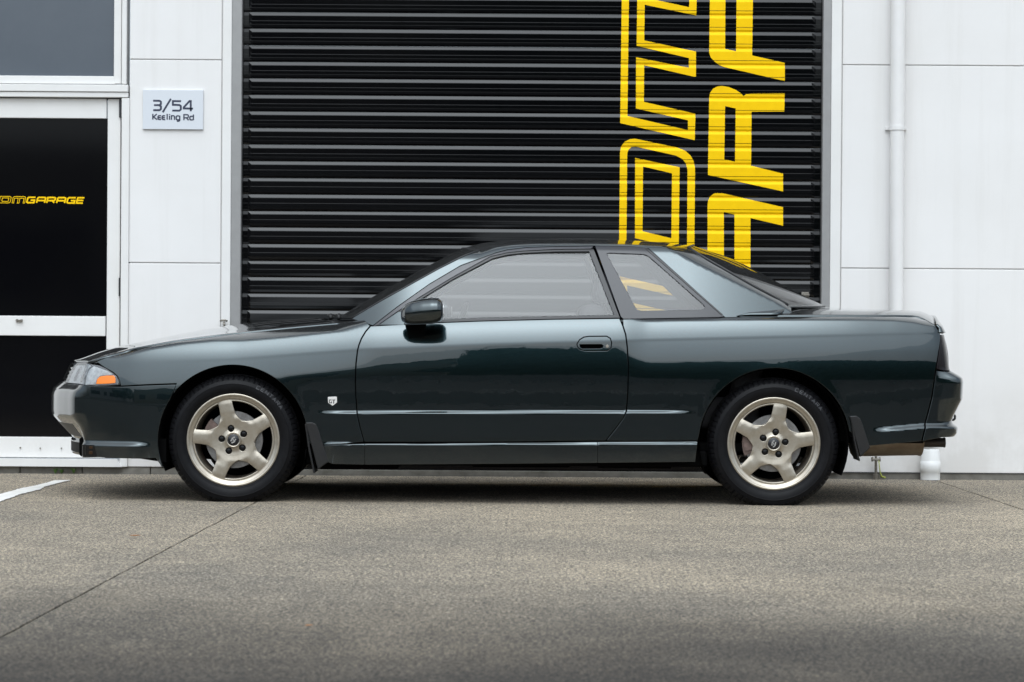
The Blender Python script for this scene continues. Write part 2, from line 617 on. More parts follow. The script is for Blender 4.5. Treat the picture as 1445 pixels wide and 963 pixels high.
def stroke_glyph(name, strokes, w, Y, m, parent, conv, **kw):
    """one character from pen strokes; conv maps drawing units to (x, z)"""
    mb = MB()
    for k, st in enumerate(strokes):
        P = np.array([conv(*p) for p in st])
        L, R = ribbon(P, w)
        y = Y - 0.0006 * k
        V = [(p[0], y, p[1]) for p in L] + [(p[0], y, p[1]) for p in R]
        n = len(L)
        mb.add(V, [(i, i + 1, n + i + 1, n + i) for i in range(n - 1)])
    return mb.build(name, m, parent, fix=False, **kw)

# ================================================================== SETTING
WY = 2.40                                       # front plane of the building
def concrete_mat(name, c1, c2, c3, speck=1.0, vignette=False):
    m, t, p = new_mat(name)
    p.inputs['Roughness'].default_value = 0.88
    p.inputs['Specular IOR Level'].default_value = 0.3
    tc = t.nodes.new('ShaderNodeTexCoord')
    def noise(scale, detail=5, rough=0.6):
        n = t.nodes.new('ShaderNodeTexNoise')
        n.inputs['Scale'].default_value = scale
        n.inputs['Detail'].default_value = detail
        n.inputs['Roughness'].default_value = rough
        t.links.new(tc.outputs['Object'], n.inputs['Vector'])
        return n
    def ramp(src, p0, p1, a, b):
        r = t.nodes.new('ShaderNodeValToRGB')
        r.color_ramp.elements[0].position, r.color_ramp.elements[1].position = p0, p1
        r.color_ramp.elements[0].color, r.color_ramp.elements[1].color = (*a, 1), (*b, 1)
        t.links.new(src, r.inputs['Fac'])
        return r
    def mix(kind, fac, a, b):
        x = t.nodes.new('ShaderNodeMix')
        x.data_type = 'RGBA'
        x.blend_type = kind
        if isinstance(fac, float): x.inputs['Factor'].default_value = fac
        else: t.links.new(fac, x.inputs['Factor'])
        t.links.new(a, x.inputs['A'])
        t.links.new(b, x.inputs['B'])
        return x.outputs['Result']
    fine = noise(125, 3, 0.8)
    base = ramp(fine.outputs['Fac'], 0.40, 0.62, c1, c2)
    big = noise(0.55, 6, 0.6)
    bigr = ramp(big.outputs['Fac'], 0.32, 0.68, (0.60, 0.61, 0.63), (1.10, 1.07, 1.02))
    col = mix('MULTIPLY', 1.0, base.outputs['Color'], bigr.outputs['Color'])
    mid = noise(7, 7, 0.7)
    midr = ramp(mid.outputs['Fac'], 0.34, 0.66, (0.74, 0.74, 0.75), (1.12, 1.11, 1.09))
    col = mix('MULTIPLY', 1.0, col, midr.outputs['Color'])
    grain = noise(80, 3, 0.7)
    grr = ramp(grain.outputs['Fac'], 0.42, 0.58, (0.34, 0.36, 0.40), (1.75, 1.70, 1.58))
    grain2 = noise(34, 3, 0.7)
    gr2 = ramp(grain2.outputs['Fac'], 0.40, 0.60, (0.72, 0.73, 0.75), (1.22, 1.21, 1.18))
    col = mix('MULTIPLY', 1.0, col, gr2.outputs['Color'])
    col = mix('MULTIPLY', 1.0, col, grr.outputs['Color'])
    vo = t.nodes.new('ShaderNodeTexVoronoi')
    vo.inputs['Scale'].default_value = 75
    t.links.new(tc.outputs['Object'], vo.inputs['Vector'])
    vr = ramp(vo.outputs['Distance'], 0.12, 0.40, (1, 1, 1), (0, 0, 0))
    vc = ramp(vo.outputs['Color'], 0.45, 0.8, c3, (c2[0] * 1.25, c2[1] * 1.25, c2[2] * 1.22))
    sp = t.nodes.new('ShaderNodeMath')
    sp.operation = 'MULTIPLY'
    sp.inputs[1].default_value = 0.75 * speck
    t.links.new(vr.outputs['Color'], sp.inputs[0])
    col = mix('MIX', sp.outputs[0], col, vc.outputs['Color'])
    if vignette:
        # painted vignette: brightness falloff put into the slab colour towards the camera
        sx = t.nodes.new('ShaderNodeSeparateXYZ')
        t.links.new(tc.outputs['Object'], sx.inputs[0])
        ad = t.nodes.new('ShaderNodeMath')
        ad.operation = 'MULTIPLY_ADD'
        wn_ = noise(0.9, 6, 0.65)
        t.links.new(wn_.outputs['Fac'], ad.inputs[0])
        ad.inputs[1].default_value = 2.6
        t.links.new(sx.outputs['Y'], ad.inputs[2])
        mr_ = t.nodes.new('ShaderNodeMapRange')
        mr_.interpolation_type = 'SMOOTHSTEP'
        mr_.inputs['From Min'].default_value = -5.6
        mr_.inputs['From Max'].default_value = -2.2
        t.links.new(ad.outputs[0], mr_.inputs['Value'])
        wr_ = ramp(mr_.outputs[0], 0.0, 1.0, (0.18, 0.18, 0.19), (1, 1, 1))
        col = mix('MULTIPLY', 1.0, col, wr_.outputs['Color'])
    t.links.new(col, p.inputs['Base Color'])
    b = t.nodes.new('ShaderNodeBump')
    b.inputs['Strength'].default_value = 0.55
    b.inputs['Distance'].default_value = 0.004
    t.links.new(fine.outputs['Fac'], b.inputs['Height'])
    t.links.new(b.outputs['Normal'], p.inputs['Normal'])
    return m
M['slab'] = concrete_mat('exposed_concrete', (0.095, 0.083, 0.069), (0.56, 0.49, 0.395), (0.045, 0.040, 0.035), vignette=True)
M['asphalt'] = concrete_mat('asphalt', (0.04, 0.04, 0.042), (0.065, 0.064, 0.063), (0.03, 0.03, 0.03), 0.5)
M['joint'] = mat('joint_filler', (0.03, 0.026, 0.02), 0.95, noise=(20, (0.05, 0.04, 0.03), 0.2))

g = MB().add([(-600, -600, 0), (600, -600, 0), (600, 600, 0), (-600, 600, 0)], [(0, 1, 2, 3)])
ground = g.build('ground', M['asphalt'], fix=False, kind='structure', origin=(0, 0, 0))
ground.location = (0, 0, -0.05)

# joints between the slabs, read off the photograph
j1a, j1b = px2ground(0, 900), px2ground(355, 712)
j2a, j2b = px2ground(1445, 720), px2ground(1325, 680)
def jx(a, b, y):
    return a[0] + (b[0] - a[0]) * (y - a[1]) / (b[1] - a[1])
YN, YF = -8.0, WY - 0.02
J = [(-12, -12), (jx(j1a, j1b, YN), jx(j1a, j1b, YF)), (jx(j2a, j2b, YN), jx(j2a, j2b, YF)), (12, 12)]
for i in range(3):
    gap = 0.004
    (n0, f0), (n1, f1) = J[i], J[i + 1]
    # wavy joint edges
    ys = np.linspace(YN, YF, 90)
    def edge(n, f, k, sgn):
        x = n + (f - n) * (ys - YN) / (YF - YN)
        if abs(n) < 11: x = x + sgn * gap + 0.0025 * np.sin(ys * 9 + k) * np.sin(ys * 3.1) + rng.normal(0, 0.0010, len(ys))
        return x
    L, R = edge(n0, f0, i, 1), edge(n1, f1, i + 2, -1)
    V = [(L[k], ys[k], 0.0) for k in range(90)] + [(R[k], ys[k], 0.0) for k in range(90)]
    V += [(x, y, -0.045) for x, y, z in V]
    F = [(k, 90 + k, 91 + k, k + 1) for k in range(89)]
    F += [(k, k + 1, 181 + k, 180 + k) for k in range(89)] + [(90 + k, 270 + k, 271 + k, 91 + k) for k in range(89)]
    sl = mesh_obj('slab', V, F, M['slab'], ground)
    sl.location = (0, 0, 0.05)
jb = MB().add([(-12, YN, -0.012), (12, YN, -0.012), (12, YF, -0.012), (-12, YF, -0.012)], [(0, 1, 2, 3)])
o = jb.build('joint_bed', M['joint'], ground, fix=False)
o.location = (0, 0, 0.05)

# white bay line, worn, running out from the wall
lw = []
for (u, v) in ((-420, 850), (-60, 729), (0, 709), (28, 699), (58, 691.5), (62, 688), (100, 678.6)):
    lw.append(px2ground(u, v))
up = []
for (u, v) in ((78, 678.8), (52, 686), (30, 690), (0, 698.5), (-60, 715), (-420, 822)):
    up.append(px2ground(u, v))
outl = np.array(lw + up)
fl = resample(outl, 0.03)
fl = fl + rng.normal(0, 0.003, fl.shape)
vo, F = cdt([], [fl])
F = inside_tris(vo, F, fl)
V = np.column_stack([vo, np.full(len(vo), 0.004)])
a, b, c = V[F[:, 0]], V[F[:, 1]], V[F[:, 2]]
flp = np.cross(b - a, c - a)[:, 2] < 0
F[flp] = F[flp][:, ::-1]
mesh_obj('parking_line', V, F, M['white_line'], kind='structure')

# ------------------------------------------------------------------ building
def pxrect(u0, u1, v0, v1, Y):
    um, vm = (u0 + u1) / 2, (v0 + v1) / 2
    return px2w(u0, vm, Y)[0], px2w(u1, vm, Y)[0], px2w(um, v1, Y)[1], px2w(um, v0, Y)[1]   # x0 x1 z0 z1

BLD = (0.0, WY, 0.0)
building = empty('warehouse', BLD, 'white panelled warehouse front behind the dark green car', 'building')
def bbox(name, x0, x1, z0, z1, yf, yb, m, parent, origin=BLD, b=0.0, bev=0.0, **kw):
    o = MB().box(x0, x1, yf, yb, z0, z1, b).build(name, m, parent, origin=origin, **kw)
    if bev: bevel(o, bev)
    return o

ZTOP, DOORTOP = 5.9, 4.75
xl0, xl1 = px2w(182, 228, WY)[0], px2w(312.5, 228, WY)[0]
xr0, xr1 = px2w(1187.5, 236, WY)[0], 7.2
zjl = [px2w(248, 371.5, WY)[1], px2w(248, 84.5, WY)[1]]
zjr = [px2w(1316, 379.6, WY)[1], px2w(1316, 92.8, WY)[1]]
step = zjl[1] - zjl[0]
zbot_l, zbot_r = px2w(240, 660, WY)[1], px2w(1300, 668, WY)[1]
xdl = px2w(-90, 400, WY)[0]                    # left end of the door opening
def rows(z0, zb):
    zs = [zb, z0, z0 + step, z0 + 2 * step, z0 + 3 * step, ZTOP]
    return [(zs[i], zs[i + 1]) for i in range(len(zs) - 1) if zs[i + 1] > zs[i] + 0.05]
for (xa, xb, z0, zb) in ((xl0, xl1, zjl[0], zbot_l), (xr0, xr0 + 4.2, zjr[0], zbot_r), (xr0 + 4.2, xr1 + 3, zjr[0], zbot_r), (xdl - 5.5, xdl, zjl[0], zbot_l)):
    for (za, zc) in rows(z0, zb):
        bbox('wall_panel', xa + 0.002, xb - 0.002, za + 0.003, zc - 0.003, WY, WY + 0.12, M['wall'], building, b=0.0025)
# recess strip behind the joints
bbox('wall_core', xdl - 5.45, xdl - 0.01, 0.1, ZTOP - 0.05, WY + 0.007, WY + 0.2, M['joint_grey'], building)
bbox('wall_core', xl0 + 0.01, xl1 + 0.02, 0.1, ZTOP - 0.05, WY + 0.007, WY + 0.2, M['joint_grey'], building)
bbox('wall_core', xr0 - 0.02, xr1 + 2.95, 0.1, ZTOP - 0.05, WY + 0.007, WY + 0.2, M['joint_grey'], building)
# pilaster trims either side of the roller door
pl = pxrect(313.2, 326, 0, 460, WY - 0.012)
pr = pxrect(1172.5, 1187, 0, 440, WY - 0.012)
for (a, b) in ((pl[0], pl[1]), (pr[0], pr[1])):
    bbox('corner_trim', a, b, zbot_r, DOORTOP + 0.1, WY - 0.010, WY + 0.12, M['trim'], building, b=0.003)
bbox('header_panel', pl[0], pr[1], DOORTOP + 0.1, ZTOP, WY - 0.004, WY + 0.12, M['wall'], building, b=0.003)
bbox('parapet_cap', xdl - 5.6, xr1 + 3.1, ZTOP, ZTOP + 0.08, WY - 0.05, WY + 0.3, M['rail'], building, b=0.005)
# concrete plinth, in short blocks on the left, one run on the right
zp = px2w(20, 657.5, WY)[1]
us = [-600, -330, -70, 28, 116, 212, 330]
for i in range(len(us) - 1):
    xa, xb = px2w(us[i], 665, WY)[0], px2w(us[i + 1], 665, WY)[0]
    bbox('plinth_block', xa + 0.002, xb - 0.002, -0.04, zp - 0.002 + 0.002 * (i % 2), WY + 0.006 + 0.003 * (i % 2), WY + 0.13, M['plinth'], building, b=0.003)
bbox('plinth_block', xr0 - 0.15, xr1 + 3, -0.04, zbot_r - 0.002, WY + 0.012, WY + 0.02, M['plinth'], building)
bbox('door_threshold', pl[1], pr[0], -0.04, 0.03, WY + 0.0, WY + 0.13, M['plinth'], building)

# ------------------------------------------------------------------ glazed entrance door (left) and the window over it
GD = (px2w(168, 400, WY)[0], WY, 0.0)
door = empty('entrance_door', GD, 'white framed glazed door with black panes and yellow lettering', 'door')
def pbox(name, u0, u1, v0, v1, yf, yb, m, parent, origin, b=0.0025, **kw):
    x0, x1, z0, z1 = pxrect(u0, u1, v0, v1, WY)
    return bbox(name, x0, x1, z0, z1, yf, yb, m, parent, origin, b=b, **kw)
pbox('stile', 150, 168.2, 139.5, 646, WY + 0.02, WY + 0.06, M['trim'], door, GD)
pbox('stile', -72, -54, 137, 645, WY + 0.02, WY + 0.06, M['trim'], door, GD)
pbox('top_rail', -54, 149.6, 138.5, 166.5, WY + 0.021, WY + 0.06, M['trim'], door, GD)
pbox('middle_rail', -54, 148, 446, 474, WY + 0.021, WY + 0.06, M['trim'], door, GD)
pbox('bottom_rail', -54, 147, 617, 646, WY + 0.021, WY + 0.06, M['trim'], door, GD)
pane = pbox('pane', -54, 150, 166.5, 446, WY + 0.034, WY + 0.045, M['black_film'], door, GD, b=0)
pbox('pane', -54, 148, 474, 617, WY + 0.034, WY + 0.045, M['black_film'], door, GD, b=0)
pbox('hinge', 167.2, 171.3, 392, 418, WY + 0.004, WY + 0.03, M['hinge'], door, GD)
pbox('hinge', 167.8, 171.6, 140, 166, WY + 0.004, WY + 0.03, M['hinge'], door, GD)
x0, x1, z0, z1 = pxrect(22, 31, 450.6, 454.6, WY)
lk = MB().box(x0, x0 + (x1 - x0) * 0.3, WY + 0.004, WY + 0.02, z0, z1, 0.001).box(x0 + (x1 - x0) * 0.3, x0 + (x1 - x0) * 0.72, WY + 0.008, WY + 0.02, z0 + 0.003, z1 - 0.003, 0.001).box(x0 + (x1 - x0) * 0.72, x1, WY + 0.004, WY + 0.02, z0, z1, 0.001)
lk.build('lock', M['metal'], door, origin=GD)
# two small screws and a scuffed stop on the bottom rail
for (u, v) in ((28, 632), (56, 633), (86, 633)):
    x, z = px2w(u, v, WY)
    MB().tube([(x, WY + 0.012, z), (x, WY + 0.022, z)], 0.004, 8).build('screw', M['metal'], door, origin=GD)
# lettering on the upper pane
def zl(x, y):
    return px2w(x / 11.115, 260 + y / 11.115, WY + 0.034)
LSP = {'G': [[(1, 1), (.14, 1), (0, .85), (0, .14), (.14, 0), (.96, 0), (.96, .46), (.45, .46)]],
       'A': [[(0, 0), (0, .86), (.12, 1), (.88, 1), (1, .88), (1, 0)], [(0.06, .42), (.94, .42)]],
       'R': [[(0, 0), (0, 1), (.86, 1), (1, .88), (1, .54), (.86, .42), (.06, .42)], [(.66, .42), (1, 0)]],
       'E': [[(1, 1), (0, 1), (0, 0), (.96, 0)], [(0.06, .5), (.94, .5)]]}
def place_letter(ch, xa, xb, ya, yb, w):
    pad = 13
    def conv(a, b):
        sh = (b - 0.5) * 22
        return zl(xa + pad + (xb - xa - 2 * pad) * a + sh, yb - pad - (yb - ya - 2 * pad) * b)
    stroke_glyph('letter', LSP[ch], w, WY + 0.0330, M['yellow'], door, conv, origin=GD)
for ch, xa, xb in (('G', 415, 560), ('A', 572, 722), ('R', 730, 875), ('A', 886, 1036), ('G', 1046, 1192), ('E', 1198, 1326)):
    yo = (xa - 415) * 0.0085
    place_letter(ch, xa, xb, 196 + yo, 305 + yo, 0.0088)
def thin_letter(strokes):
    stroke_glyph('letter', strokes, 0.0032, WY + 0.0330, M['yellow'], door, zl, origin=GD)
thin_letter([[(-12, 296), (140, 296), (162, 280), (176, 210), (160, 194), (4, 194), (-12, 292)], [(30, 272), (128, 272), (142, 218), (40, 218), (28, 268)]])
thin_letter([[(190, 298), (206, 215), (222, 197), (385, 197), (402, 212), (386, 298), (364, 298), (378, 222), (312, 222), (298, 298), (272, 298), (286, 222), (228, 222), (214, 298), (194, 298)]])
thin_letter([[(-150, 296), (-40, 296), (-20, 280), (-4, 196), (-30, 196), (-44, 272), (-150, 272), (-152, 292)]])

FR = (px2w(176, 400, WY)[0], WY, 0.0)
frame = empty('door_surround', FR, 'white aluminium frame around the glazed door and upper window', 'frame')
pbox('jamb', 170.6, 181.5, 139, 659, WY - 0.012, WY + 0.12, M['trim'], frame, FR)
pbox('jamb', -90, -74, 137, 645, WY - 0.012, WY + 0.12, M['trim'], frame, FR)
pbox('transom', -90, 181.3, 119.5, 129.5, WY - 0.022, WY + 0.10, M['trim'], frame, FR)
pbox('transom', -90, 181.3, 130, 137.2, WY - 0.014, WY + 0.10, M['trim'], frame, FR)
pbox('mullion', 174.6, 181.4, -800, 119.2, WY - 0.012, WY + 0.12, M['trim'], frame, FR)
pbox('mullion', -90, -78, -800, 119.2, WY - 0.012, WY + 0.12, M['trim'], frame, FR)
pbox('gasket', 166, 171.5, 137, 646, WY + 0.05, WY + 0.07, M['gasket'], frame, FR, b=0)
pbox('gasket', -74, 171.5, 136, 140, WY + 0.05, WY + 0.07, M['gasket'], frame, FR, b=0)
# flat sill with its mitred end
x0, x1, z0, z1 = pxrect(-90, 172, 647.5, 658, WY)
xm0, xm1 = px2w(165, 650, WY)[0], px2w(173, 650, WY)[0]
sm = MB().add([(x0, WY - 0.03, z0), (xm1, WY - 0.03, z0), (xm0, WY - 0.03, z1), (x0, WY - 0.03, z1),
               (x0, WY + 0.1, z0), (xm1, WY + 0.1, z0), (xm0, WY + 0.1, z1), (x0, WY + 0.1, z1)],
              [(0, 1, 2, 3), (7, 6, 5, 4), (0, 4, 5, 1), (1, 5, 6, 2), (2, 6, 7, 3), (3, 7, 4, 0)])
sm.build('sill', M['trim'], frame, origin=FR)

WN = (px2w(100, 60, WY)[0], WY, px2w(100, 118, WY)[1])
win = empty('upper_window', WN, 'grey glazed window in a white frame above the entrance door', 'window')
pbox('pane', -78, 163, -800, 107, WY + 0.03, WY + 0.04, M['grey_film'], win, WN, b=0)
pbox('frame_stile', 163, 173.4, -800, 118.2, WY + 0.004, WY + 0.06, M['trim'], win, WN)
pbox('frame_stile', -78, -66, -800, 118.2, WY + 0.004, WY + 0.06, M['trim'], win, WN)
pbox('frame_rail', -66, 162.7, 107, 118.2, WY + 0.006, WY + 0.06, M['trim'], win, WN)

# ------------------------------------------------------------------ street number sign
sx0, sx1, sz0, sz1 = pxrect(202, 287, 127.5, 183, WY)
SG = ((sx0 + sx1) / 2, WY, sz0)
sign = empty('address_sign', SG, 'pale grey address plate reading 3/54 Keeling Rd on the white wall', 'sign')
bbox('plate', sx0, sx1, sz0, sz1, WY - 0.014, WY - 0.001, M['sign'], sign, SG, b=0.001)
def zs_(x, y):
    return px2w(200 + x / 10.7, 110 + y / 10.7, WY - 0.015)
w1, w2 = 29 / 10.7 / 248, 20 / 10.7 / 248
G1 = [[[(172, 347), (268, 348), (290, 362), (290, 396), (268, 413), (185, 413)], [(262, 414), (290, 432), (290, 472), (268, 490), (172, 489)]],
      [[(440, 318), (316, 522)]],
      [[(594, 353), (470, 352), (470, 408), (568, 412), (590, 428), (590, 478), (568, 497), (460, 495)]],
      [[(740, 506), (740, 352), (722, 352), (634, 448), (634, 463), (774, 466)]]]
G2 = [[[(167, 545), (167, 631)], [(228, 548), (178, 590), (232, 632)]],
      [[(292, 573), (258, 573), (246, 586), (246, 618), (258, 630), (293, 630)], [(250, 601), (288, 601)]],
      [[(354, 574), (320, 574), (308, 587), (308, 619), (320, 631), (355, 631)], [(312, 602), (350, 602)]],
      [[(384, 546), (384, 633)]],
      [[(420, 572), (420, 635)], [(420, 549), (420, 561)]],
      [[(449, 636), (449, 574), (482, 574), (494, 586), (494, 637)]],
      [[(574, 573), (574, 642), (562, 656), (528, 656)], [(568, 576), (532, 576), (520, 590), (520, 622), (532, 635), (568, 635)]],
      [[(637, 641), (637, 558), (690, 558), (704, 570), (704, 592), (690, 605), (645, 605)], [(676, 606), (708, 641)]],
      [[(780, 555), (780, 641)], [(774, 582), (740, 582), (727, 594), (727, 625), (740, 637), (774, 637)]]]
for g_ in G1: stroke_glyph('digit', g_, w1, WY - 0.0146, M['ink'], sign, zs_, origin=SG)
for g_ in G2: stroke_glyph('letter', g_, w2, WY - 0.0146, M['ink'], sign, zs_, origin=SG)

# ------------------------------------------------------------------ roller door
SY = WY + 0.05
gl = pxrect(326, 340.5, 0, 460, WY - 0.004)
gr = pxrect(1160.5, 1172.5, 0, 440, WY - 0.004)
RD = ((gl[1] + gr[0]) / 2, WY, 0.0)
roller = empty('roller_door', RD, 'black ribbed roller door with tall yellow lettering', 'roller door')
for (a, b) in ((gl[0], gl[1]), (gr[0], gr[1])):
    bbox('guide_rail', a, b, 0.0, DOORTOP, WY - 0.004, WY + 0.11, M['rail'], roller, RD, b=0.003)
PITCH_S = 23.36 / (F_PX / (SY + CAM_D))
ztop0 = px2w(352, 17.3, SY)[1]                   # top of one bright rib near the frame's top
# section of one slat, downwards from the top of its rib: (distance down, depth)
PROF = [(0.0, 0.0105), (0.0025, 0.0095), (0.0165, 0.0008), (0.0195, 0.0), (0.046, 0.0014), (0.0478, 0.00165), (0.0500, 0.00145), (0.0668, 0.0024), (0.06685, 0.0072),
        (0.06995, 0.0072), (0.0700, 0.0022), (0.083, 0.0034), (0.090, 0.0085), (PITCH_S, 0.0105)]
sxa, sxb = gl[1] - 0.01, gr[0] + 0.01
dl, dr = 0.055, 0.062
cols = [(sxa, 0.25), (sxa + dl - 0.012, 0.25), (sxa + dl + 0.006, 1.0), (sxb - dr - 0.006, 1.0), (sxb - dr + 0.016, 0.25), (sxb, 0.25)]
SV, SF = [], []
n = len(PROF)
for (x, k) in cols:
    for (d, y) in PROF:
        SV.append((x - RD[0], (y if k == 1.0 else 0.0085 + (y - 0.0085) * k) + SY - RD[1], -d))
for i in range(len(cols) - 1):
    for k in range(n - 1):
        SF.append((i * n + k, i * n + k + 1, (i + 1) * n + k + 1, (i + 1) * n + k))
slat_me = bpy.data.meshes.new('slat')
slat_me.from_pydata(SV, [], SF)
slat_me.materials.append(M['shutter'])
slat_me.update()
k0 = int((DOORTOP - ztop0) / PITCH_S)
k1 = int(ztop0 / PITCH_S)
for k in range(-k0, k1 + 1):
    o = bpy.data.objects.new('slat', slat_me)
    o.location = (0, rng.normal(0, 0.0006), ztop0 - k * PITCH_S)
    o.rotation_euler = (rng.normal(0, 0.0022), 0, 0)
    link(o, roller)
bbox('bottom_bar', sxa, sxb, 0.012, ztop0 - (k1 + 1) * PITCH_S, SY, SY + 0.03, M['shutter'], roller, RD)
bbox('door_hood', gl[0], gr[1], DOORTOP, DOORTOP + 0.1, WY - 0.002, WY + 0.12, M['rail'], roller, RD)

pd = np.array([p[0] for p in PROF])
py = np.array([p[1] for p in PROF])
def yshut(z):
    d = np.mod(ztop0 - z, PITCH_S)
    return SY + np.interp(d, pd, py)
def drop_joint(z):
    d = np.mod(ztop0 - z, PITCH_S)
    return (d > 0.06682) & (d < 0.06998)
def shutter_letter(outer, holes=()):
    O = np.array([px2w(u, v, SY) for u, v in outer])
    H = [np.array([px2w(u, v, SY) for u, v in h]) for h in holes]
    zmin, zmax = O[:, 1].min(), O[:, 1].max()
    xa, xb = O[:, 0].min() - 0.01, O[:, 0].max() + 0.01
    ee = []
    k = int((ztop0 - zmax) / PITCH_S) - 2
    while ztop0 - k * PITCH_S > zmin:
        for d in pd[:-1]:
            z = ztop0 - k * PITCH_S - d
            if zmin < z < zmax: ee.append(((xa, z), (xb, z)))
        k += 1
    return flat_shape('letter', O, H, SY, 0.0018, M['yellow'], roller, yfun=yshut, extra_edges=ee, drop=drop_joint, origin=RD)
z4 = lambda L: [(850 + x / 4.0114, y / 4.0125) for x, y in L]
z5 = lambda L: [(850 + x / 4.1286, 180 + y / 4.127) for x, y in L]
# filled letters of the right-hand column, from below: A (foot hidden), R, A, then on upwards out of the picture
shutter_letter(z5([(613, 450), (617, 425), (628, 402), (650, 386), (672, 380), (698, 383), (1053, 465), (1053, 573), (863, 528), (863, 1050), (1060, 1100), (1060, 1210), (613, 1105)]),
               [z5([(708, 493), (770, 508), (770, 1030), (708, 1010)])])
a_r = z4([(605, 552), (611, 525), (628, 503), (652, 491), (678, 488), (715, 494), (755, 510), (785, 530), (799, 546), (812, 535), (838, 530), (1032, 530), (1030, 633), (845, 633), (842, 938)]) + z5([(863, 222), (1053, 270), (1053, 373), (615, 277)])
shutter_letter(a_r, [z4([(695, 602), (755, 615), (751, 917), (690, 903)])])
shutter_letter(z4([(612, -260), (605, 300), (613, 325), (632, 347), (660, 368), (692, 381), (1033, 460), (1033, 357), (848, 315), (855, -205), (1040, -160), (1040, -262), (690, -345), (650, -330), (620, -300)]),
               [z4([(698, -250), (762, -235), (757, 292), (695, 277)])])
shutter_letter(z4([(614, -420), (1040, -420), (1043, -800), (860, -800), (860, -530), (960, -530), (960, -690), (1040, -690), (1040, -420), (614, -420), (616, -840), (700, -840), (700, -500), (614, -500)][:0] or
                  [(614, -400), (1040, -400), (1040, -760), (850, -760), (850, -670), (950, -670), (950, -500), (704, -500), (704, -760), (614, -760)]))
# outlined letters of the left-hand column, reading upwards: J (behind the car), D, M
shutter_letter(z5([(97, 735), (103, 145), (109, 112), (130, 84), (160, 69), (190, 66), (440, 118), (482, 136), (512, 162), (532, 196), (540, 238), (535, 840)]),
               [z5([(140, 700), (145, 152), (152, 130), (170, 114), (192, 111), (428, 164), (466, 184), (487, 210), (496, 248), (493, 785)])])
shutter_letter(z5([(190, 645), (191, 178), (450, 232), (445, 705)]), [z5([(234, 605), (237, 228), (406, 268), (402, 646)])])
mo = z4([(114, -330), (101, 698), (523, 795), (527, 645), (235, 578), (237, 370), (530, 438), (530, 293), (237, 230), (240, 28), (532, 88), (535, -60), (244, -126), (246, -290)])
mi = z4([(154, -290), (142, 658), (485, 738), (484, 682), (190, 615), (191, 325), (490, 385), (490, 330), (194, 260), (198, -22), (491, 42), (494, -24), (204, -90), (206, -280)])
shutter_letter(mo, [mi])
shutter_letter([(874, 390), (984, 415), (984, 529), (900, 510), (900, 472), (945, 482), (945, 451), (874, 435)], [[(885, 403), (973, 423), (973, 515), (911, 501), (911, 486), (956, 496), (956, 442), (885, 426)]])
# lock plate low on the right
x, z = px2w(1136, 416.5, SY)
mb = MB().box(x - 0.022, x + 0.022, SY - 0.012, SY + 0.004, z - 0.016, z + 0.016, 0.003)
mb.tube([(x - 0.008, SY - 0.012, z), (x - 0.008, SY - 0.022, z)], 0.008, 12).box(x - 0.012, x + 0.024, SY - 0.03, SY - 0.02, z - 0.005, z + 0.005, 0.002)
mb.build('lock_handle', M['metal'], roller, origin=RD)

# ------------------------------------------------------------------ downpipe with its jog and ground fitting
PY = WY - 0.062
pt = px2w(1267.5, 0, PY)
pbm = px2w(1264.5, 440, PY)
xf, zf0 = px2w(1313, 640, PY)
DP = (xf, WY, 0.0)
dpipe = empty('downpipe', DP, 'round white downpipe on the white wall right of the roller door', 'downpipe')
def pipe(name, pts, r, m, n=24):
    o = MB().tube(pts, r, n).build(name, m, dpipe, origin=DP)
    sharp_by_angle(o, 50)
    return o
xu = (pt[0] + pbm[0]) / 2
pipe('upper_pipe', [(xu, PY, ZTOP - 0.1), (xu, PY, px2w(1266, 182, PY)[1])], 0.0415, M['pipe'])
pipe('lower_pipe', [(xu, PY, px2w(1266, 182, PY)[1]), (xu, PY, 0.80), (xu + 0.02, PY, 0.74), (xf - 0.02, PY, 0.50), (xf, PY, 0.44), (xf, PY, 0.2)], 0.040, M['pipe'])
zb_ = px2w(1266, 181, PY)[1]
MB().tube([(xu, PY, zb_ - 0.012), (xu, PY, zb_ + 0.012)], 0.0445, 24).box(xu - 0.062, xu - 0.035, WY - 0.02, WY - 0.001, zb_ - 0.010, zb_ + 0.010, 0.002).box(xu + 0.035, xu + 0.058, WY - 0.02, WY - 0.001, zb_ - 0.010, zb_ + 0.010, 0.002).build('bracket', M['pipe'], dpipe, origin=DP)
zfit = lambda v: px2w(1313, v, PY)[1]
pipe('ground_socket', [(xf, PY, 0.002), (xf, PY, zfit(666)), (xf, PY, zfit(665.5)), (xf, PY, zfit(652)), (xf, PY, zfit(651.5)), (xf, PY, zfit(650)), (xf, PY, zfit(636)), (xf, PY, zfit(634))],
     [0.0555, 0.0555, 0.0575, 0.0575, 0.0555, 0.054, 0.050, 0.047], M['pvc'])

# ------------------------------------------------------------------ small things along the wall
x, z = px2w(1236, 668, WY - 0.05)
ST = (x, WY - 0.05, 0.0)
stand = empty('tap_standpipe', ST, 'small metal tap standpipe with a yellow-green cord by the plinth', 'tap')
zt = px2w(1236, 645, WY - 0.05)[1]
o = MB().tube([(x, ST[1], 0), (x, ST[1], 0.03), (x, ST[1], 0.031), (x, ST[1], zt - 0.012)], [0.017, 0.017, 0.008, 0.008], 14).build('pipe', M['metal'], stand, origin=ST)
o = MB().tube([(x - 0.021, ST[1], zt - 0.014), (x + 0.021, ST[1], zt - 0.014)], [0.008, 0.008], 10).tube([(x - 0.021, ST[1], zt - 0.026), (x - 0.021, ST[1], zt - 0.002)], 0.006, 8).tube([(x + 0.021, ST[1], zt - 0.026), (x + 0.021, ST[1], zt - 0.002)], 0.006, 8).tube([(x, ST[1], zt - 0.014), (x, ST[1], zt + 0.004)], 0.007, 10).build('valve', M['metal'], stand, origin=ST)
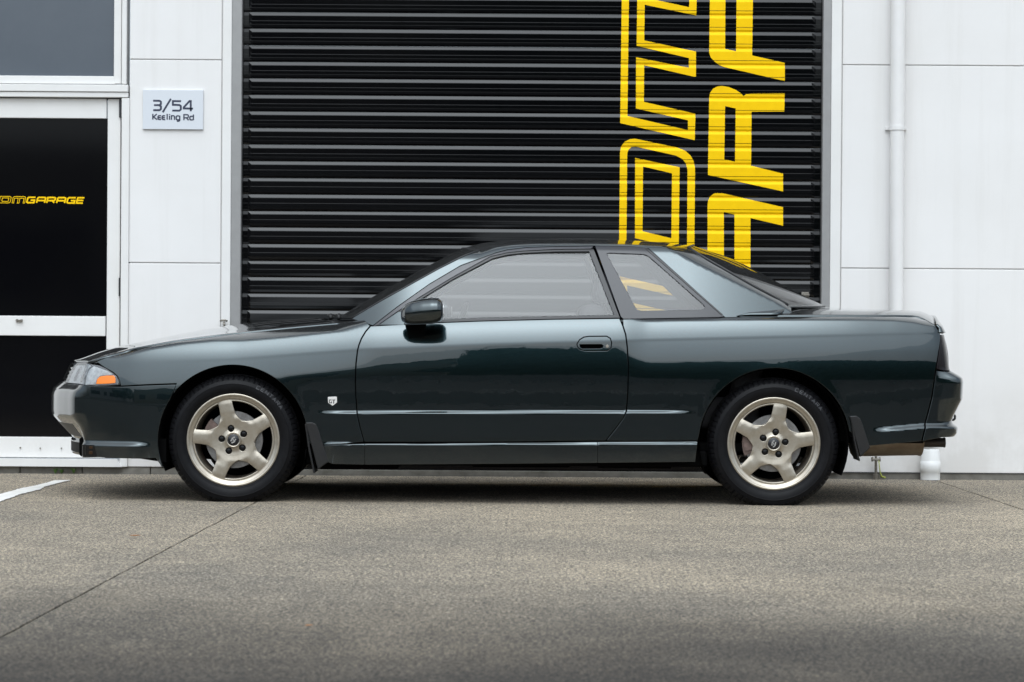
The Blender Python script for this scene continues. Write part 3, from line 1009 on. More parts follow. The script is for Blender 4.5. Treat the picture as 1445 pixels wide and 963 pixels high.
MB().tube([(x + 0.014, ST[1] - 0.012, zt - 0.02), (x + 0.017, ST[1] - 0.016, zt - 0.05), (x + 0.022, ST[1] - 0.016, zt - 0.085), (x + 0.03, ST[1] - 0.018, 0.02), (x + 0.045, ST[1] - 0.02, 0.012), (x + 0.052, ST[1] - 0.01, 0.012), (x + 0.042, ST[1], 0.014), (x + 0.026, ST[1] - 0.008, 0.016)], [0.003] * 3 + [0.005] * 5, 8).build('cord', M['hose'], stand, smooth=True, origin=ST)

x, z = px2w(316.5, 455.5, WY - 0.012)
TP = (x, WY - 0.012, z)
wt = empty('wall_tap', TP, 'tiny dull metal hose tap on the white trim above the bonnet', 'tap')
MB().tube([(x, TP[1], z), (x, TP[1] - 0.03, z), (x + 0.004, TP[1] - 0.045, z - 0.004), (x + 0.006, TP[1] - 0.05, z - 0.018)], 0.006, 10).build('spout', M['metal'], wt, smooth=True, origin=TP)
MB().tube([(x - 0.022, TP[1] - 0.022, z + 0.008), (x - 0.01, TP[1] - 0.025, z + 0.013), (x + 0.008, TP[1] - 0.025, z + 0.013), (x + 0.02, TP[1] - 0.022, z + 0.008)], [0.005, 0.0065, 0.0065, 0.005], 8).build('handle', M['metal'], wt, smooth=True, origin=TP)

def weed(u, h, seed, label):
    x, y = px2w(u, 672, WY - 0.03)[0], WY - 0.03
    r_ = random.Random(seed)
    mb = MB()
    for k in range(14):
        a = r_.uniform(0, 2 * math.pi)
        L = h * r_.uniform(0.5, 1.0)
        t = r_.uniform(0.2, 0.9)
        dx, dy = math.cos(a) * t, math.sin(a) * t * 0.5
        w = 0.006 * r_.uniform(0.6, 1.2)
        b0 = Vector((x, y, 0))
        mid = b0 + Vector((dx * L * 0.5, dy * L * 0.5, L * 0.62))
        tip = b0 + Vector((dx * L, dy * L, L * 0.8))
        s = Vector((-math.sin(a), math.cos(a), 0)) * w
        mb.add([b0 - s * 0.3, b0 + s * 0.3, mid + s, mid - s, tip], [(0, 1, 2, 3), (3, 2, 4)])
    o = mb.build('weed', M['leaf_g'], fix=False, origin=(x, y, 0), label=label, cat='weed', group='weeds at the foot of the wall')
weed(78, 0.045, 1, 'leftmost green weed at the foot of the concrete plinth')
weed(87, 0.035, 2, 'middle green weed of three at the plinth')
weed(104, 0.045, 3, 'green weed at the plinth nearest the car')

def dry_leaf(u, v, sc, rz, label):
    x, y = px2ground(u, v)
    pts = [(-1, 0), (-.5, .32), (.1, .42), (.6, .22), (1, 0), (.6, -.22), (.1, -.4), (-.5, -.3)]
    c, s = math.cos(rz), math.sin(rz)
    V = [(x, y, 0.006)] + [(x + sc * (a * c - b * s), y + sc * (a * s + b * c), 0.005 + sc * 0.35 * abs(b) + 0.12 * sc * abs(a)) for a, b in pts]
    mesh_obj('fallen_leaf', V, [(0, i + 1, (i + 1) % 8 + 1) for i in range(8)], M['leaf_o'], origin=(x, y, 0), label=label, cat='leaf')
dry_leaf(191, 758.5, 0.026, 0.3, 'small dry orange leaf left of the slab joint near the front wheel')
dry_leaf(436, 886, 0.018, 0.8, 'tiny dry leaf on the concrete below the front of the car')

# ================================================================== CAR
YC = 0.845                                       # centre plane of the car
CO = (0.0, YC, 0.0)
car = empty('coupe_car', CO, 'dark green metallic two-door coupe parked side-on on the concrete', 'car')
XF, XR, WZ = px2w(328, 622, 0)[0], px2w(1093, 627, 0)[0], 0.299
U2X = lambda u: px2w(u, 560, 0)[0]

def ease(t):
    t = np.clip(t, 0, 1)
    return t * t * (3 - 2 * t)

# plan outline at its widest height: front centre -> along the near side -> rear centre
plan = smooth_path([(-2.345, .845), (-2.334, .72), (-2.305, .58), (-2.262, .44), (-2.212, .32), (-2.172, .232), (-2.148, .178), (-2.126, .140), (-2.09, .112), (-2.03, .087), (-1.92, .052), (-1.75, .020), (-1.35, .002), (-.7, .0), (0, -.002),
                    (.7, -.004), (1.27, -.006), (1.6, .006), (1.83, .034), (1.95, .055), (2.03, .072), (2.085, .090), (2.115, .110), (2.134, .145), (2.146, .20), (2.156, .30), (2.168, .5), (2.178, .68), (2.18, .845)], step=0.004)
dd = np.r_[0, np.cumsum(np.hypot(*np.diff(plan, axis=0).T))]
i0 = np.argmin(np.abs(plan[:, 0]))
dd = dd - dd[i0]
DS = 0.005
Sg = np.arange(dd[0], dd[-1], DS)
def gauss(A, sig, axis):
    if sig <= 0: return A
    r = int(3 * sig) + 1
    k = np.exp(-0.5 * (np.arange(-r, r + 1) / sig) ** 2)
    k /= k.sum()
    pad = [(0, 0)] * A.ndim
    pad[axis] = (r, r)
    B = np.pad(A, pad, mode='reflect', reflect_type='odd')
    return np.apply_along_axis(lambda v: np.convolve(v, k, 'valid'), axis, B)
Cx = gauss(np.interp(Sg, dd, plan[:, 0]), 3, 0)
Cy = gauss(np.interp(Sg, dd, plan[:, 1]), 3, 0)
tx, ty = np.gradient(Cx, DS), np.gradient(Cy, DS)
L_ = np.hypot(tx, ty)
NXs, NYs = -ty / L_, tx / L_                     # inward normal (towards +y on the side)
S_F, S_R = Sg[0], Sg[-1]
def s_of_x(x):
    k = (Sg > -2.3) & (Sg < 2.3)
    return np.interp(x, Cx[k], Sg[k])

# tilt of the surface (degrees, + leans back) over height, keyed along the car
DZ = 0.002
Zg = np.arange(0.14, 1.06, DZ)
ZC_U = np.array([60, 130, 200, 330, 515, 700, 885, 1093, 1320, 1400])
ZC_V = np.array([.655, .662, .672, .690, .743, .772, .793, .815, .839, .845])
def zc_of_s(s):
    return np.interp(s, [s_of_x(U2X(u)) if u > 60 else -2.5 for u in ZC_U], ZC_V)
#        z=.18  .30  .44  n3   zc-.085 zc-.008 zc  zc+.008 zc+.10 zc+.22
ST = [(60,   [-3, -2.5, -1.5, 1, 4, 10, 14, 18, 40, 70]),
      (130,  [-5, -3, -1.5, 2, 6, 11, 13, 16, 40, 70]),
      (200,  [-5, -3, -1, 4, 8, 13, 14, 16, 36, 68]),
      (330,  [-3, -2, -1.6, 3, 7, 13, 10, 17, 34, 50]),
      (430,  [-3, -2, -1.8, 0.4, 5, 11, 4, 17, 32, 50]),
      (500,  [-3, -2, -1.8, -0.6, 3.6, 8, 3, 17, 30, 50]),
      (530,  [-3, -2, -1.8, -1.0, 3.0, 4.4, 4, 18, 30, 50]),
      (700,  [-3, -2, -1.8, -1.0, 2.4, 3.8, 3.6, 18, 30, 50]),
      (880,  [-3, -2, -1.8, -1.0, 2.6, 4.2, 3.6, 18, 30, 50]),
      (912,  [-3, -2, -1.8, -0.6, 5.0, 13, 3, 18, 30, 45]),
      (1093, [-3, -2, -1.8, -0.4, 5.0, 14, 3, 18, 31, 45]),
      (1320, [-3, -2, -1.8, -0.4, 5.2, 13, 5, 18, 34, 50]),
      (1400, [-5, -3, -1.8, -0.4, 4.0, 10, 6, 16, 34, 50])]
# height of the upper edge of the side, and how far below it the surface starts to roll over
zt_u = np.array([60, 133, 150, 200, 250, 300, 340, 392, 440, 478, 515, 560, 880, 905, 1022, 1160, 1230, 1270, 1300, 1314, 1330])
zt_v = np.array([480, 492, 503.5, 490, 481, 474.3, 469.8, 464.6, 460, 456.6, 450, 430, 430, 449.6, 447.3, 446.4, 446.2, 446.2, 446.8, 449, 466])
zt_r = np.array([.004, .004, .010, .012, .014, .020, .036, .040, .038, .036, .02, .01, .01, .012, .014, .016, .018, .022, .030, .035, .03])
zt_s = np.array([s_of_x(U2X(u)) if 60 < u < 1330 else (-2.6 if u < 100 else 2.6) for u in zt_u])
zt_z = np.array([px2w(u, v, 0.08)[1] for u, v in zip(zt_u, zt_v)])
ss = np.array([s_of_x(U2X(u)) if 60 < u < 1340 else (-2.6 if u < 100 else 2.6) for u, _ in ST])
TT = np.array([t for _, t in ST], float)
OFF = np.zeros((len(Sg), len(Zg)))
zcs = zc_of_s(Sg)
for i, s in enumerate(Sg):
    th = np.array([np.interp(s, ss, TT[:, k]) for k in range(10)])
    zc = zcs[i]
    zn = np.array([.18, .30, .44, min(.60, zc - .12), zc - .085, zc - .008, zc, zc + .008, zc + .10, zc + .22])
    tz = np.interp(Zg, zn, th)
    zt, rr = np.interp(s, zt_s, zt_z), np.interp(s, zt_s, zt_r)
    tz = np.maximum(tz, np.interp(Zg, [zt - rr - .012, zt - rr, zt, zt + .05], [0, 60, 78, 82]) * (Zg > zt - rr - .012 + .009))
    f = np.cumsum(np.tan(tz * D2R)) * DZ
    OFF[i] = f - np.interp(0.60, Zg, f)
OFF = gauss(OFF, 4, 0)
OFF = gauss(OFF, 1.0, 1)
SS, ZZ = np.meshgrid(Sg, Zg, indexing='ij')
# protective moulding ledge and sill ledge (both rise slightly towards the rear)
zm_of = lambda s: .4445 + .0085 * s
zs_of = lambda s: .2935 + .0085 * s
sm0, sm1 = s_of_x(U2X(447)), s_of_x(U2X(979))
A = ease((SS - sm0) / 0.16) * ease((sm1 - SS) / 0.16)
OFF -= 0.0105 * A * ease((zm_of(SS) + 0.007 - ZZ) / 0.012)
sk0, sk1 = s_of_x(U2X(455)), s_of_x(U2X(990))
A = ease((SS - sk0) / 0.06) * ease((sk1 - SS) / 0.02)
OFF -= 0.010 * A * ease((zs_of(SS) + 0.006 - ZZ) / 0.010)
# rear skirt ledge on quarter panel and bumper: along (1240,606)..(1345,598)
zrs = lambda s: np.interp(s, [s_of_x(U2X(1235)), s_of_x(U2X(1304))], [px2w(1235, 608, 0)[1], px2w(1304, 602, 0)[1]])
A = ease((SS - s_of_x(U2X(1232))) / 0.12)
OFF -= 0.018 * A * ease((zrs(SS) + 0.012 - ZZ) / 0.022)
# lower lip of the front bumper
sl1 = s_of_x(U2X(212))
zl_ = px2w(170, 627, 0)[1]
A = ease((sl1 - SS) / 0.10)
OFF -= 0.016 * A * ease((zl_ + 0.010 - ZZ) / 0.020)
# arch lips: slight flare round each opening
for cx, R in ((XF, .362), (XR, .365)):
    r = np.hypot(np.interp(SS, Sg, Cx) - cx, ZZ - WZ)
    OFF -= 0.0003 * np.exp(-((r - R) / 0.022) ** 2)
# nose: bumper swell, undercut below it, lamps raked back
wf = ease((s_of_x(-2.055) - SS) / 0.14)
nose = np.interp(Zg, [.14, .192, .208, .268, .280, .392, .412, .50, .530, .555, .562, .675, .70, .9], [.150, .128, .117, .117, .112, .006, .0, .0, .008, .045, .050, .090, .11, .30])
OFF2 = wf * gauss(nose[None, :], 3, 1)
# tail: lamps upright, bumper standing out, undercut, lip
wr = ease((SS - s_of_x(2.06)) / 0.10)
tail = np.interp(Zg, [.14, .30, .337, .35, .376, .395, .411, .44, .517, .60, .622, .640, .652, .66, .84, .90, 1.0], [.06, .02, -.005, -.018, -.022, -.014, -.010, -.022, -.062, -.066, -.062, -.035, -.012, .004, .016, .05, .14])
OFF2 = OFF2 + wr * gauss(tail[None, :], 2, 1)
NX2, NY2 = gauss(NXs, 26, 0), gauss(NYs, 26, 0)      # broad normals: the deep undercuts must not fold at the corners
_l = np.hypot(NX2, NY2)
NX2, NY2 = NX2 / _l, NY2 / _l

def tab(T, s, z):
    a = np.clip((s - Sg[0]) / DS, 0, len(Sg) - 1.001)
    b = np.clip((z - Zg[0]) / DZ, 0, len(Zg) - 1.001)
    i, j = a.astype(int), b.astype(int)
    fa, fb = a - i, b - j
    return (T[i, j] * (1 - fa) + T[i + 1, j] * fa) * (1 - fb) + (T[i, j + 1] * (1 - fa) + T[i + 1, j + 1] * fa) * fb
def body_p(s, z, inset=0.0):
    s, z = np.asarray(s, float), np.asarray(z, float)
    o = tab(OFF, s, z) + inset
    cx, cy = np.interp(s, Sg, Cx), np.interp(s, Sg, Cy)
    nx, ny = np.interp(s, Sg, NXs), np.interp(s, Sg, NYs)
    o2 = tab(OFF2, s, z)
    nx2, ny2 = np.interp(s, Sg, NX2), np.interp(s, Sg, NY2)
    y = cy + ny * o + ny2 * o2
    return np.stack([cx + nx * o + nx2 * o2, np.minimum(y, YC), z], -1)
def body(s, z):
    P = body_p(s, z)
    e1, e2 = 0.004, 0.0015
    a = body_p(s + e1, z) - body_p(s - e1, z)
    b = body_p(s, z + e2) - body_p(s, z - e2)
    N = np.cross(a, b)
    N /= np.linalg.norm(N, axis=-1, keepdims=True) + 1e-12
    return P, N                                   # a along +x, b along +z : cross -> -y (outwards)
def body_in(d):
    def f(s, z):
        P, N = body(s, z)
        return P - N * d, N
    return f

def px_s(u, v):
    """photograph pixel -> (s, z) on the near body side"""
    y = 0.03
    k = (Sg > -2.32) & (Sg < 2.30)
    for _ in range(12):
        X, Z = px2w(u, v, y)
        P = body_p(Sg[k], np.full(k.sum(), Z))
        s = np.interp(X, P[:, 0], Sg[k])
        y = float(body_p(np.array([s]), np.array([Z]))[0, 1])
    return s, Z
PS = lambda L: np.array([px_s(u, v) for u, v in L])
def px_e(u, v):
    """the same for the rolled-over upper edge, read at a fixed depth"""
    return float(s_of_x(px2w(u, v, 0.08)[0])), px2w(u, v, 0.08)[1]
PE = lambda L: np.array([px_e(u, v) for u, v in L])

# greenhouse: sides of the cabin as depth over (x, z)
def cab_y(x, z):
    x, z = np.asarray(x, float), np.asarray(z, float)
    h = z - 0.885
    y = 0.078 + h * 0.46 + 0.10 * h * h
    y = y + 0.10 * np.clip((-.45 - x) / .35, 0, 2) ** 2
    y = y + 0.055 * np.clip((x - .85) / .5, 0, 2) ** 2
    # turning over towards the roof
    zr = np.interp(x, RE_X, RE_Z)
    t = np.clip((z - (zr - 0.035)) / 0.035, 0, 1.3)
    y = y + 0.020 * t ** 2
    # C-pillar turning over towards the rear window
    d = (x - RW_A[0]) * RW_N[0] + (z - RW_A[1]) * RW_N[1]      # >0 outside of the rear window line
    al = (x - RW_A[0]) * RW_N[1] - (z - RW_A[1]) * RW_N[0]     # distance along that line
    wd = np.interp(al, [-0.1, 0.05, 0.50], [0.066, 0.062, 0.022])
    t = np.clip((d + wd) / wd, 0, 1.3) * ease((x - 0.60) / 0.12)
    y = y + 1.45 * wd * t ** 1.5
    return y
RE_X, RE_Z = np.array([-5, 5]), np.array([9, 9.0])
RW_A, RW_N = (5.0, 5.0), (1.0, 1.0)
def px_c(u, v):
    y = 0.1
    for _ in range(14):
        X, Z = px2w(u, v, y)
        y = float(cab_y(np.array([X]), np.array([Z]))[0])
    return X, Z
PCB = lambda L: np.array([px_c(u, v) for u, v in L])
roof_edge_px = [(676, 357.5), (694, 351.5), (712, 348), (738, 345.4), (782, 344.4), (837, 344.6), (890, 345.6), (916, 347), (945, 347.8), (973, 348.8)]
rw_edge_px = [(973, 348.8), (996, 364), (1025, 381), (1062, 402.5), (1090, 417.5), (1110, 428.5), (1116, 434)]
_re = PCB(roof_edge_px)
_rw = PCB(rw_edge_px)
RE_X, RE_Z = np.r_[-1.5, _re[:, 0], 2.0], np.r_[_re[0, 1], _re[:, 1], _re[-1, 1] ]
_d = _rw[-1] - _rw[0]
_d = _d / np.hypot(*_d)
RW_A, RW_N = tuple(_rw[0]), (-_d[1], _d[0])
def cabin(x, z):
    def p(x, z): return np.stack([x, cab_y(x, z), z], -1)
    e = 0.003
    N = np.cross(p(x + e, z) - p(x - e, z), p(x, z + e) - p(x, z - e))
    N /= np.linalg.norm(N, axis=-1, keepdims=True)
    return p(x, z), N
def cabin_in(d):
    def f(x, z):
        P, N = cabin(x, z)
        return P - N * d, N
    return f

def skin(name, poly, surf, m, parent, holes=(), ds=0.022, dz=0.006, inset=0.0042, flange=0.018, rnd=0.0018, mirror=True, mirror_parent=None, at_centre=False, step=None, **kw):
    """a pressed panel: outline in surface coordinates, rounded edge and a flange turned inwards"""
    kz = ds / dz
    step = step or 0.010
    def prep(pl, d):
        pl = np.asarray(pl, float)
        if area2(pl) < 0: pl = pl[::-1]
        if d: pl = offset_poly(resample(pl, 0.03), d) if abs(d) > 0 else pl
        return resample(pl, step)
    outer = prep(poly, inset)
    hl = [prep(h, -inset) for h in holes]
    lo, hi = outer.min(0), outer.max(0)
    gx = np.arange(lo[0] + ds / 2, hi[0], ds)
    gz = np.arange(lo[1] + dz / 2, hi[1], dz)
    G = np.array(np.meshgrid(gx, gz)).reshape(2, -1).T
    if len(G):
        k = in_poly(G, outer)
        for h in hl: k &= ~in_poly(G, h)
        G = G[k]
        bd = np.vstack([outer] + hl) * [1, kz]
        keep = []
        for c0 in range(0, len(G), 2000):
            g_ = G[c0:c0 + 2000] * [1, kz]
            d2 = ((g_[:, None, :] - bd[None]) ** 2).sum(2).min(1)
            keep.append(d2 > (0.45 * ds) ** 2)
        G = G[np.concatenate(keep)] if keep else G
    vo, F = cdt(G, [outer] + hl, kz)
    F = inside_tris(vo, F, outer, hl)
    P, N = surf(vo[:, 0], vo[:, 1])
    fn = np.cross(P[F[:, 1]] - P[F[:, 0]], P[F[:, 2]] - P[F[:, 0]])
    fl = (fn * N[F].mean(1)).sum(1) < 0
    F[fl] = F[fl][:, ::-1]
    V, NN, faces = [P], [N], [tuple(f) for f in F]
    nb = len(P)
    for li, lp in enumerate([outer] + hl):
        q = np.asarray(lp)
        t = np.roll(q, -1, 0) - np.roll(q, 1, 0)
        Pb, Nb = surf(q[:, 0], q[:, 1])
        T = np.roll(Pb, -1, 0) - np.roll(Pb, 1, 0)
        T /= np.linalg.norm(T, axis=1, keepdims=True) + 1e-12
        O = np.cross(T, Nb)                        # out of the panel for a CCW outline seen from outside
        sgn = 1.0
        # make sure O points away from the panel
        cen = P[F].mean((0, 1)) if li == 0 else Pb.mean(0)
        test = (O * (Pb - Pb.mean(0))).sum(1).mean()
        if (li == 0 and test < 0) or (li > 0 and test > 0): sgn = -1.0
        O *= sgn
        rings = [(Pb, Nb), (Pb + O * rnd * 0.7 - Nb * rnd * 0.3, (Nb + O)), (Pb + O * rnd - Nb * rnd, O), (Pb + O * rnd - Nb * flange, O)]
        n = len(q)
        for (rp, rn) in rings:
            V.append(rp)
            NN.append(rn / (np.linalg.norm(rn, axis=1, keepdims=True) + 1e-12))
        for r in range(3):
            for i in range(n):
                j = (i + 1) % n
                a, b_, c, d = nb + r * n + i, nb + r * n + j, nb + (r + 1) * n + j, nb + (r + 1) * n + i
                faces.append((a, b_, c, d) if sgn < 0 else (d, c, b_, a))
        nb += 4 * n
    V, NN = np.vstack(V), np.vstack(NN)
    # faces of the rims: turn each to agree with its normals
    VV = V
    ff = []
    for f in faces:
        if len(f) == 4:
            nrm = np.cross(VV[f[1]] - VV[f[0]], VV[f[2]] - VV[f[0]])
            if np.dot(nrm, NN[f[0]] + NN[f[2]]) < 0: f = f[::-1]
        ff.append(f)
    if at_centre:                                  # join the mirrored half into one piece
        Vm, Nm = V.copy(), NN.copy()
        Vm[:, 1] = 2 * YC - Vm[:, 1]
        Nm[:, 1] *= -1
        n = len(V)
        ff = ff + [tuple(i + n for i in f[::-1]) for f in ff]
        V, NN = np.vstack([V, Vm]), np.vstack([NN, Nm])
        return mesh_obj(name, V, ff, m, parent, True, CO, normals=NN, **kw)
    o = mesh_obj(name, V, ff, m, parent, True, CO, normals=NN, **kw)
    if mirror:
        o2 = bpy.data.objects.new(name, o.data)
        o2.scale = (1, -1, 1) if (mirror_parent is None or mirror_parent is car) else (1, 1, 1)
        link(o2, mirror_parent or car)
        return o, o2
    return o, None

# ------------------------------------------------------------------ outlines read off the photograph
def arch_pts(cx, R, a0, a1, n=40):
    return [(s_of_x(cx + R * math.cos(a * D2R)), WZ + R * math.sin(a * D2R)) for a in np.linspace(a0, a1, n)]
hood_edge_px = [(133, 510.5), (150, 503.5), (172, 496.5), (200, 490), (250, 481), (300, 474.3), (340, 469.8), (392, 464.6), (440, 460), (478, 456.6)]
hood_edge = PE(hood_edge_px)
door_front = PS([(523, 460), (516, 468), (510, 478), (506.5, 487), (504.5, 495), (502.4, 513), (501.6, 536), (502.2, 560), (504, 584.5), (508, 603), (514, 624.5)])
door_rear = PS([(874.5, 449.2), (879, 460), (883, 472.5), (885.2, 491), (886.8, 518), (886, 553.5), (884, 580), (879, 591), (868.5, 605), (854.5, 622.6)])
sill_top = PS([(514, 625.2), (680, 624.5), (854.5, 623.3)])
belt = PS([(874.5, 449.2), (780, 450.5), (680, 453), (600, 456), (523, 460)])
sill_l = s_of_x(U2X(446))
# front wing
pA = px_s(502, 460)
f_bot = PS([(514, 625.2), (480, 627.3), (457, 628.6)])
arcF = arch_pts(XF, .362, -6, 143)
gapF = PS([(248, 542), (205, 543.5), (170, 545.5)])
lamp_back_edge = PS([(168.5, 543), (168.5, 538), (165.5, 531.5), (159, 525.8), (146, 518.5), (133, 511.5)])
fender_poly = np.vstack([hood_edge, PE([(489, 452.5), (514, 450.5), (523, 460)]), door_front[1:], f_bot[1:], np.array(arcF[1:]), gapF, lamp_back_edge[1:-1]])
fender, fender2 = skin('front_wing', fender_poly, body, M['paint'], car)
# door
door_poly = np.vstack([door_front, sill_top[1:-1], door_rear[::-1], belt[1:-1]])
hx = [(814.5, 486), (818, 480), (824, 476.3), (831, 475.2), (856, 475), (861, 478), (862.8, 484), (862, 491), (857, 495), (826, 495.4), (818, 493), (815, 489.5)]
handle_px = PS(hx)
cdoor, cdoor2 = skin('door', door_poly, body, M['paint'], car, holes=[handle_px])
# quarter panel
arcR = arch_pts(XR, .365, 172, 10)
q_low = PS([(1228, 630), (1265, 626.5), (1300.5, 623.3)])
q_rear = PS([(1300.5, 623.3), (1305, 601), (1309, 584), (1314.6, 561.7), (1320.5, 521.8), (1324.5, 498), (1327, 470.5)])
q_top = PE([(1328.5, 470.5), (1326, 461), (1319, 451.5), (1305, 447), (1270, 446.2), (1230, 446.4), (1160, 446.4), (1090, 446.6), (1022, 447.3), (940, 449), (878, 450.3)])
q_front = door_rear[1:]
quarter_poly = np.vstack([q_front, PS([(880, 623), (990, 620)])[:1], PS([(985, 622.6)]), np.array(arcR), q_low, q_rear[1:], q_top[1:]])
quarter, quarter2 = skin('quarter_panel', quarter_poly, body, M['paint'], car)
# sill skirt under door
sk_top = PS([(455, 629.3), (480, 628), (514, 626), (680, 625.2), (855, 624), (984, 623.4)])
sk_bot = PS([(981, 652), (843, 653.5), (680, 655), (515, 656), (470, 656), (462, 650)])
def skirt_piece(ua, ub_):
    top = [(u, np.interp(u, [455, 480, 514, 680, 855, 984], [629.3, 628, 626, 625.2, 624, 623.4])) for u in np.linspace(ua, ub_, 12)]
    bot = [(u, np.interp(u, [455, 470, 515, 680, 843, 981], [650, 655, 656, 655, 653.5, 652])) for u in np.linspace(ub_ - (3 if ub_ > 950 else 0), ua + (4 if ua < 470 else 0), 12)]
    skin('side_skirt', PS(top + bot), body, M['paint'], car, inset=0.0014)
for ua, ub_ in ((456, 514.5), (515, 843), (843.5, 984)): skirt_piece(ua, ub_)
# front bumper (both sides in one piece)
bump_top = PS([(248, 543.5), (205, 545), (168, 546.8), (140, 546), (116, 547.3)])
bF = [(s_of_x(-2.12), .558), (s_of_x(-2.12) - 0.14, .556), (S_F + 0.3, .556), (S_F, .556)]
zb_low = px2w(170, 646, 0)[1]
arcB = arch_pts(XF, .362, 146, 205)
bump_poly = np.vstack([bump_top[:4], bF, [(S_F, .203), (S_F + 0.25, .203), (s_of_x(-2.10), .208)], PS([(140, 645), (170, 646.5), (205, 646.8), (220, 646)]), np.array(arcB[::-1])[2:-1]])
bump = skin('front_bumper', bump_poly, body, M['paint'], car, at_centre=True, inset=0.0)
# rear bumper
rb = np.vstack([q_rear[:5] + [0.006, 0], PS([(1321.5, 524)]), [(s_of_x(2.09), .652), (S_R - 0.2, .652), (S_R, .652), (S_R, .335), (S_R - 0.3, .335), (s_of_x(2.08), .335)], PS([(1306, 621.5)])])
skin('rear_bumper', rb, body, M['paint'], car, at_centre=True, inset=0.001)
# dark inner shell behind all the gaps
inner = np.vstack([[(S_F + 0.02, .20), (S_F + 0.02, .66)], hood_edge[:1], hood_edge[3:] + [0, -0.008], PS([(523, 461)]), belt[::-1] + [0, -0.012], q_top[::-1][1:] + [0, -0.01], [(s_of_x(2.10), .82), (S_R - 0.02, .80), (S_R - 0.02, .36), (s_of_x(2.0), .36)],
                   PS([(1240, 627)]), np.array(arch_pts(XR, .372, 6, 176)), PS([(985, 640), (460, 645)]), np.array(arch_pts(XF, .370, -10, 190)), PS([(225, 640), (150, 640)])])
skin('inner_shell', inner, body_in(0.028), M['black'], car, ds=0.05, dz=0.03, inset=0.0, flange=0.004)

def circ(cx, cz, r, n=24):
    return [(cx + r * math.cos(a), cz + r * math.sin(a)) for a in np.linspace(0, 2 * math.pi, n + 1)[:-1]]

# ------------------------------------------------------------------ lamps at the front
lamp_px = [(128, 514), (140, 516), (150, 521), (158.5, 526.3), (164.5, 531.8), (167.2, 538), (167.2, 543), (150, 544.2), (136, 544.6)]
lp = PS(lamp_px)
sA = s_of_x(-2.15)
lamp_poly = np.vstack([lp, [(s_of_x(-2.10), .562), (sA - 0.10, .562), (S_F + 0.36, .562), (S_F + 0.36, .662), (sA - 0.10, .667), (s_of_x(-2.10), .668)]])
lampA, lampB = skin('headlight', lamp_poly, body_in(0.018), M['lamp_body'], car, inset=0.001, flange=0.01, ds=0.02, dz=0.012)
div = PS([(128, 514.5), (119, 522), (114, 531), (113, 543.5)])
for hl, mp_ in ((lampA, 1), (lampB, -1)):
    pass
def sub_pair(name, poly, surf, m, pa, pb, **kw):
    o, _ = skin(name, poly, surf, m, pa, mirror=False, **kw)
    o2 = bpy.data.objects.new(name, o.data)
    link(o2, pb)
    return o, o2
sub_pair('lens', lamp_poly, body_in(0.001), M['lens'], lampA, lampB, inset=0.002, flange=0.012, ds=0.02, dz=0.012)
refl_poly = np.vstack([div[1:3] - [0.006, 0], div[3:] - [0.006, -0.003], [(sA - 0.10, .568), (S_F + 0.37, .568), (S_F + 0.37, .654), (sA - 0.10, .658), (s_of_x(-2.10), .662)], div[:1] - [0.008, 0.004]])
sub_pair('reflector', refl_poly, body_in(0.014), M['lamp_back'], lampA, lampB, inset=0.001, flange=0.004, ds=0.02, dz=0.012)
for c_ in (sA - 0.055, sA - 0.19):
    ring = circ(c_, .612, .036, 28)
    sub_pair('bulb_shroud', ring, body_in(0.010), M['chrome'], lampA, lampB, holes=[circ(c_, .612, .026, 24)], inset=0.0, flange=0.01, ds=0.01, dz=0.01, step=0.004)
    sub_pair('bulb_glass', circ(c_, .612, .0255, 24), body_in(0.0135), M['lamp_body'], lampA, lampB, inset=0.0, flange=0.004, ds=0.01, dz=0.01, step=0.004)
side_poly = PS([(131, 516.5), (150, 523.4), (157, 528), (139, 530), (134, 536), (133, 542.3), (117, 543), (118, 533), (122, 524)])
sub_pair('corner_reflector', side_poly, body_in(0.012), M['lamp_back'], lampA, lampB, inset=0.001, flange=0.004, ds=0.02, dz=0.012)
amb_poly = PS([(136, 541.8), (137, 536), (141, 532), (150, 530.6), (160.5, 530.6), (162.4, 534), (162.4, 540.3), (153, 541.3)])
sub_pair('turn_lens', amb_poly, body_in(-0.0005), M['amber'], lampA, lampB, inset=0.0, flange=0.008, ds=0.02, dz=0.012)
# grille between the lamps, number plate recess below
gp = [(S_F, .565), (S_F + 0.35, .565), (S_F + 0.35, .655), (S_F, .652)]
grille = skin('grille', gp, body_in(0.02), M['plastic'], car, at_centre=True, inset=0.0, flange=0.004)
for k in range(4):
    z0 = .575 + k * 0.019
    skin('grille_bar', [(S_F, z0), (S_F + 0.34, z0), (S_F + 0.34, z0 + 0.006), (S_F, z0 + 0.006)], body_in(0.006), M['paint'], grille, at_centre=True, inset=0.0, flange=0.012)
# intake mouth and small lower lamps in the bumper
skin('intake', [(S_F, .297), (S_F + 0.56, .297), (S_F + 0.61, .362), (S_F, .362)], body_in(-0.001), M['plastic'], bump, at_centre=True, inset=0.0, flange=0.004)
fa = PS([(112, 625.5), (134, 626), (136, 641), (113, 640)])
fog = [(fa[1, 0], .268), (fa[2, 0] + 0.003, .216), (S_F + 0.12, .216), (S_F + 0.12, .262)]
o = skin('bumper_lamp', fog, body_in(-0.0008), M['dark_lens'], car, inset=0.0, flange=0.006, ds=0.02, dz=0.01)
fogA, fogB = o
for (za, zb2) in ((.253, .261), (.226, .238)):
    am2 = [(fa[1, 0] - 0.010, zb2), (fa[1, 0] - 0.010, za), (fa[1, 0] - 0.026, za), (fa[1, 0] - 0.026, zb2)]
    sub_pair('amber_lens', am2, body_in(-0.0025), M['amber_dark'], fogA, fogB, inset=0.0, flange=0.002)

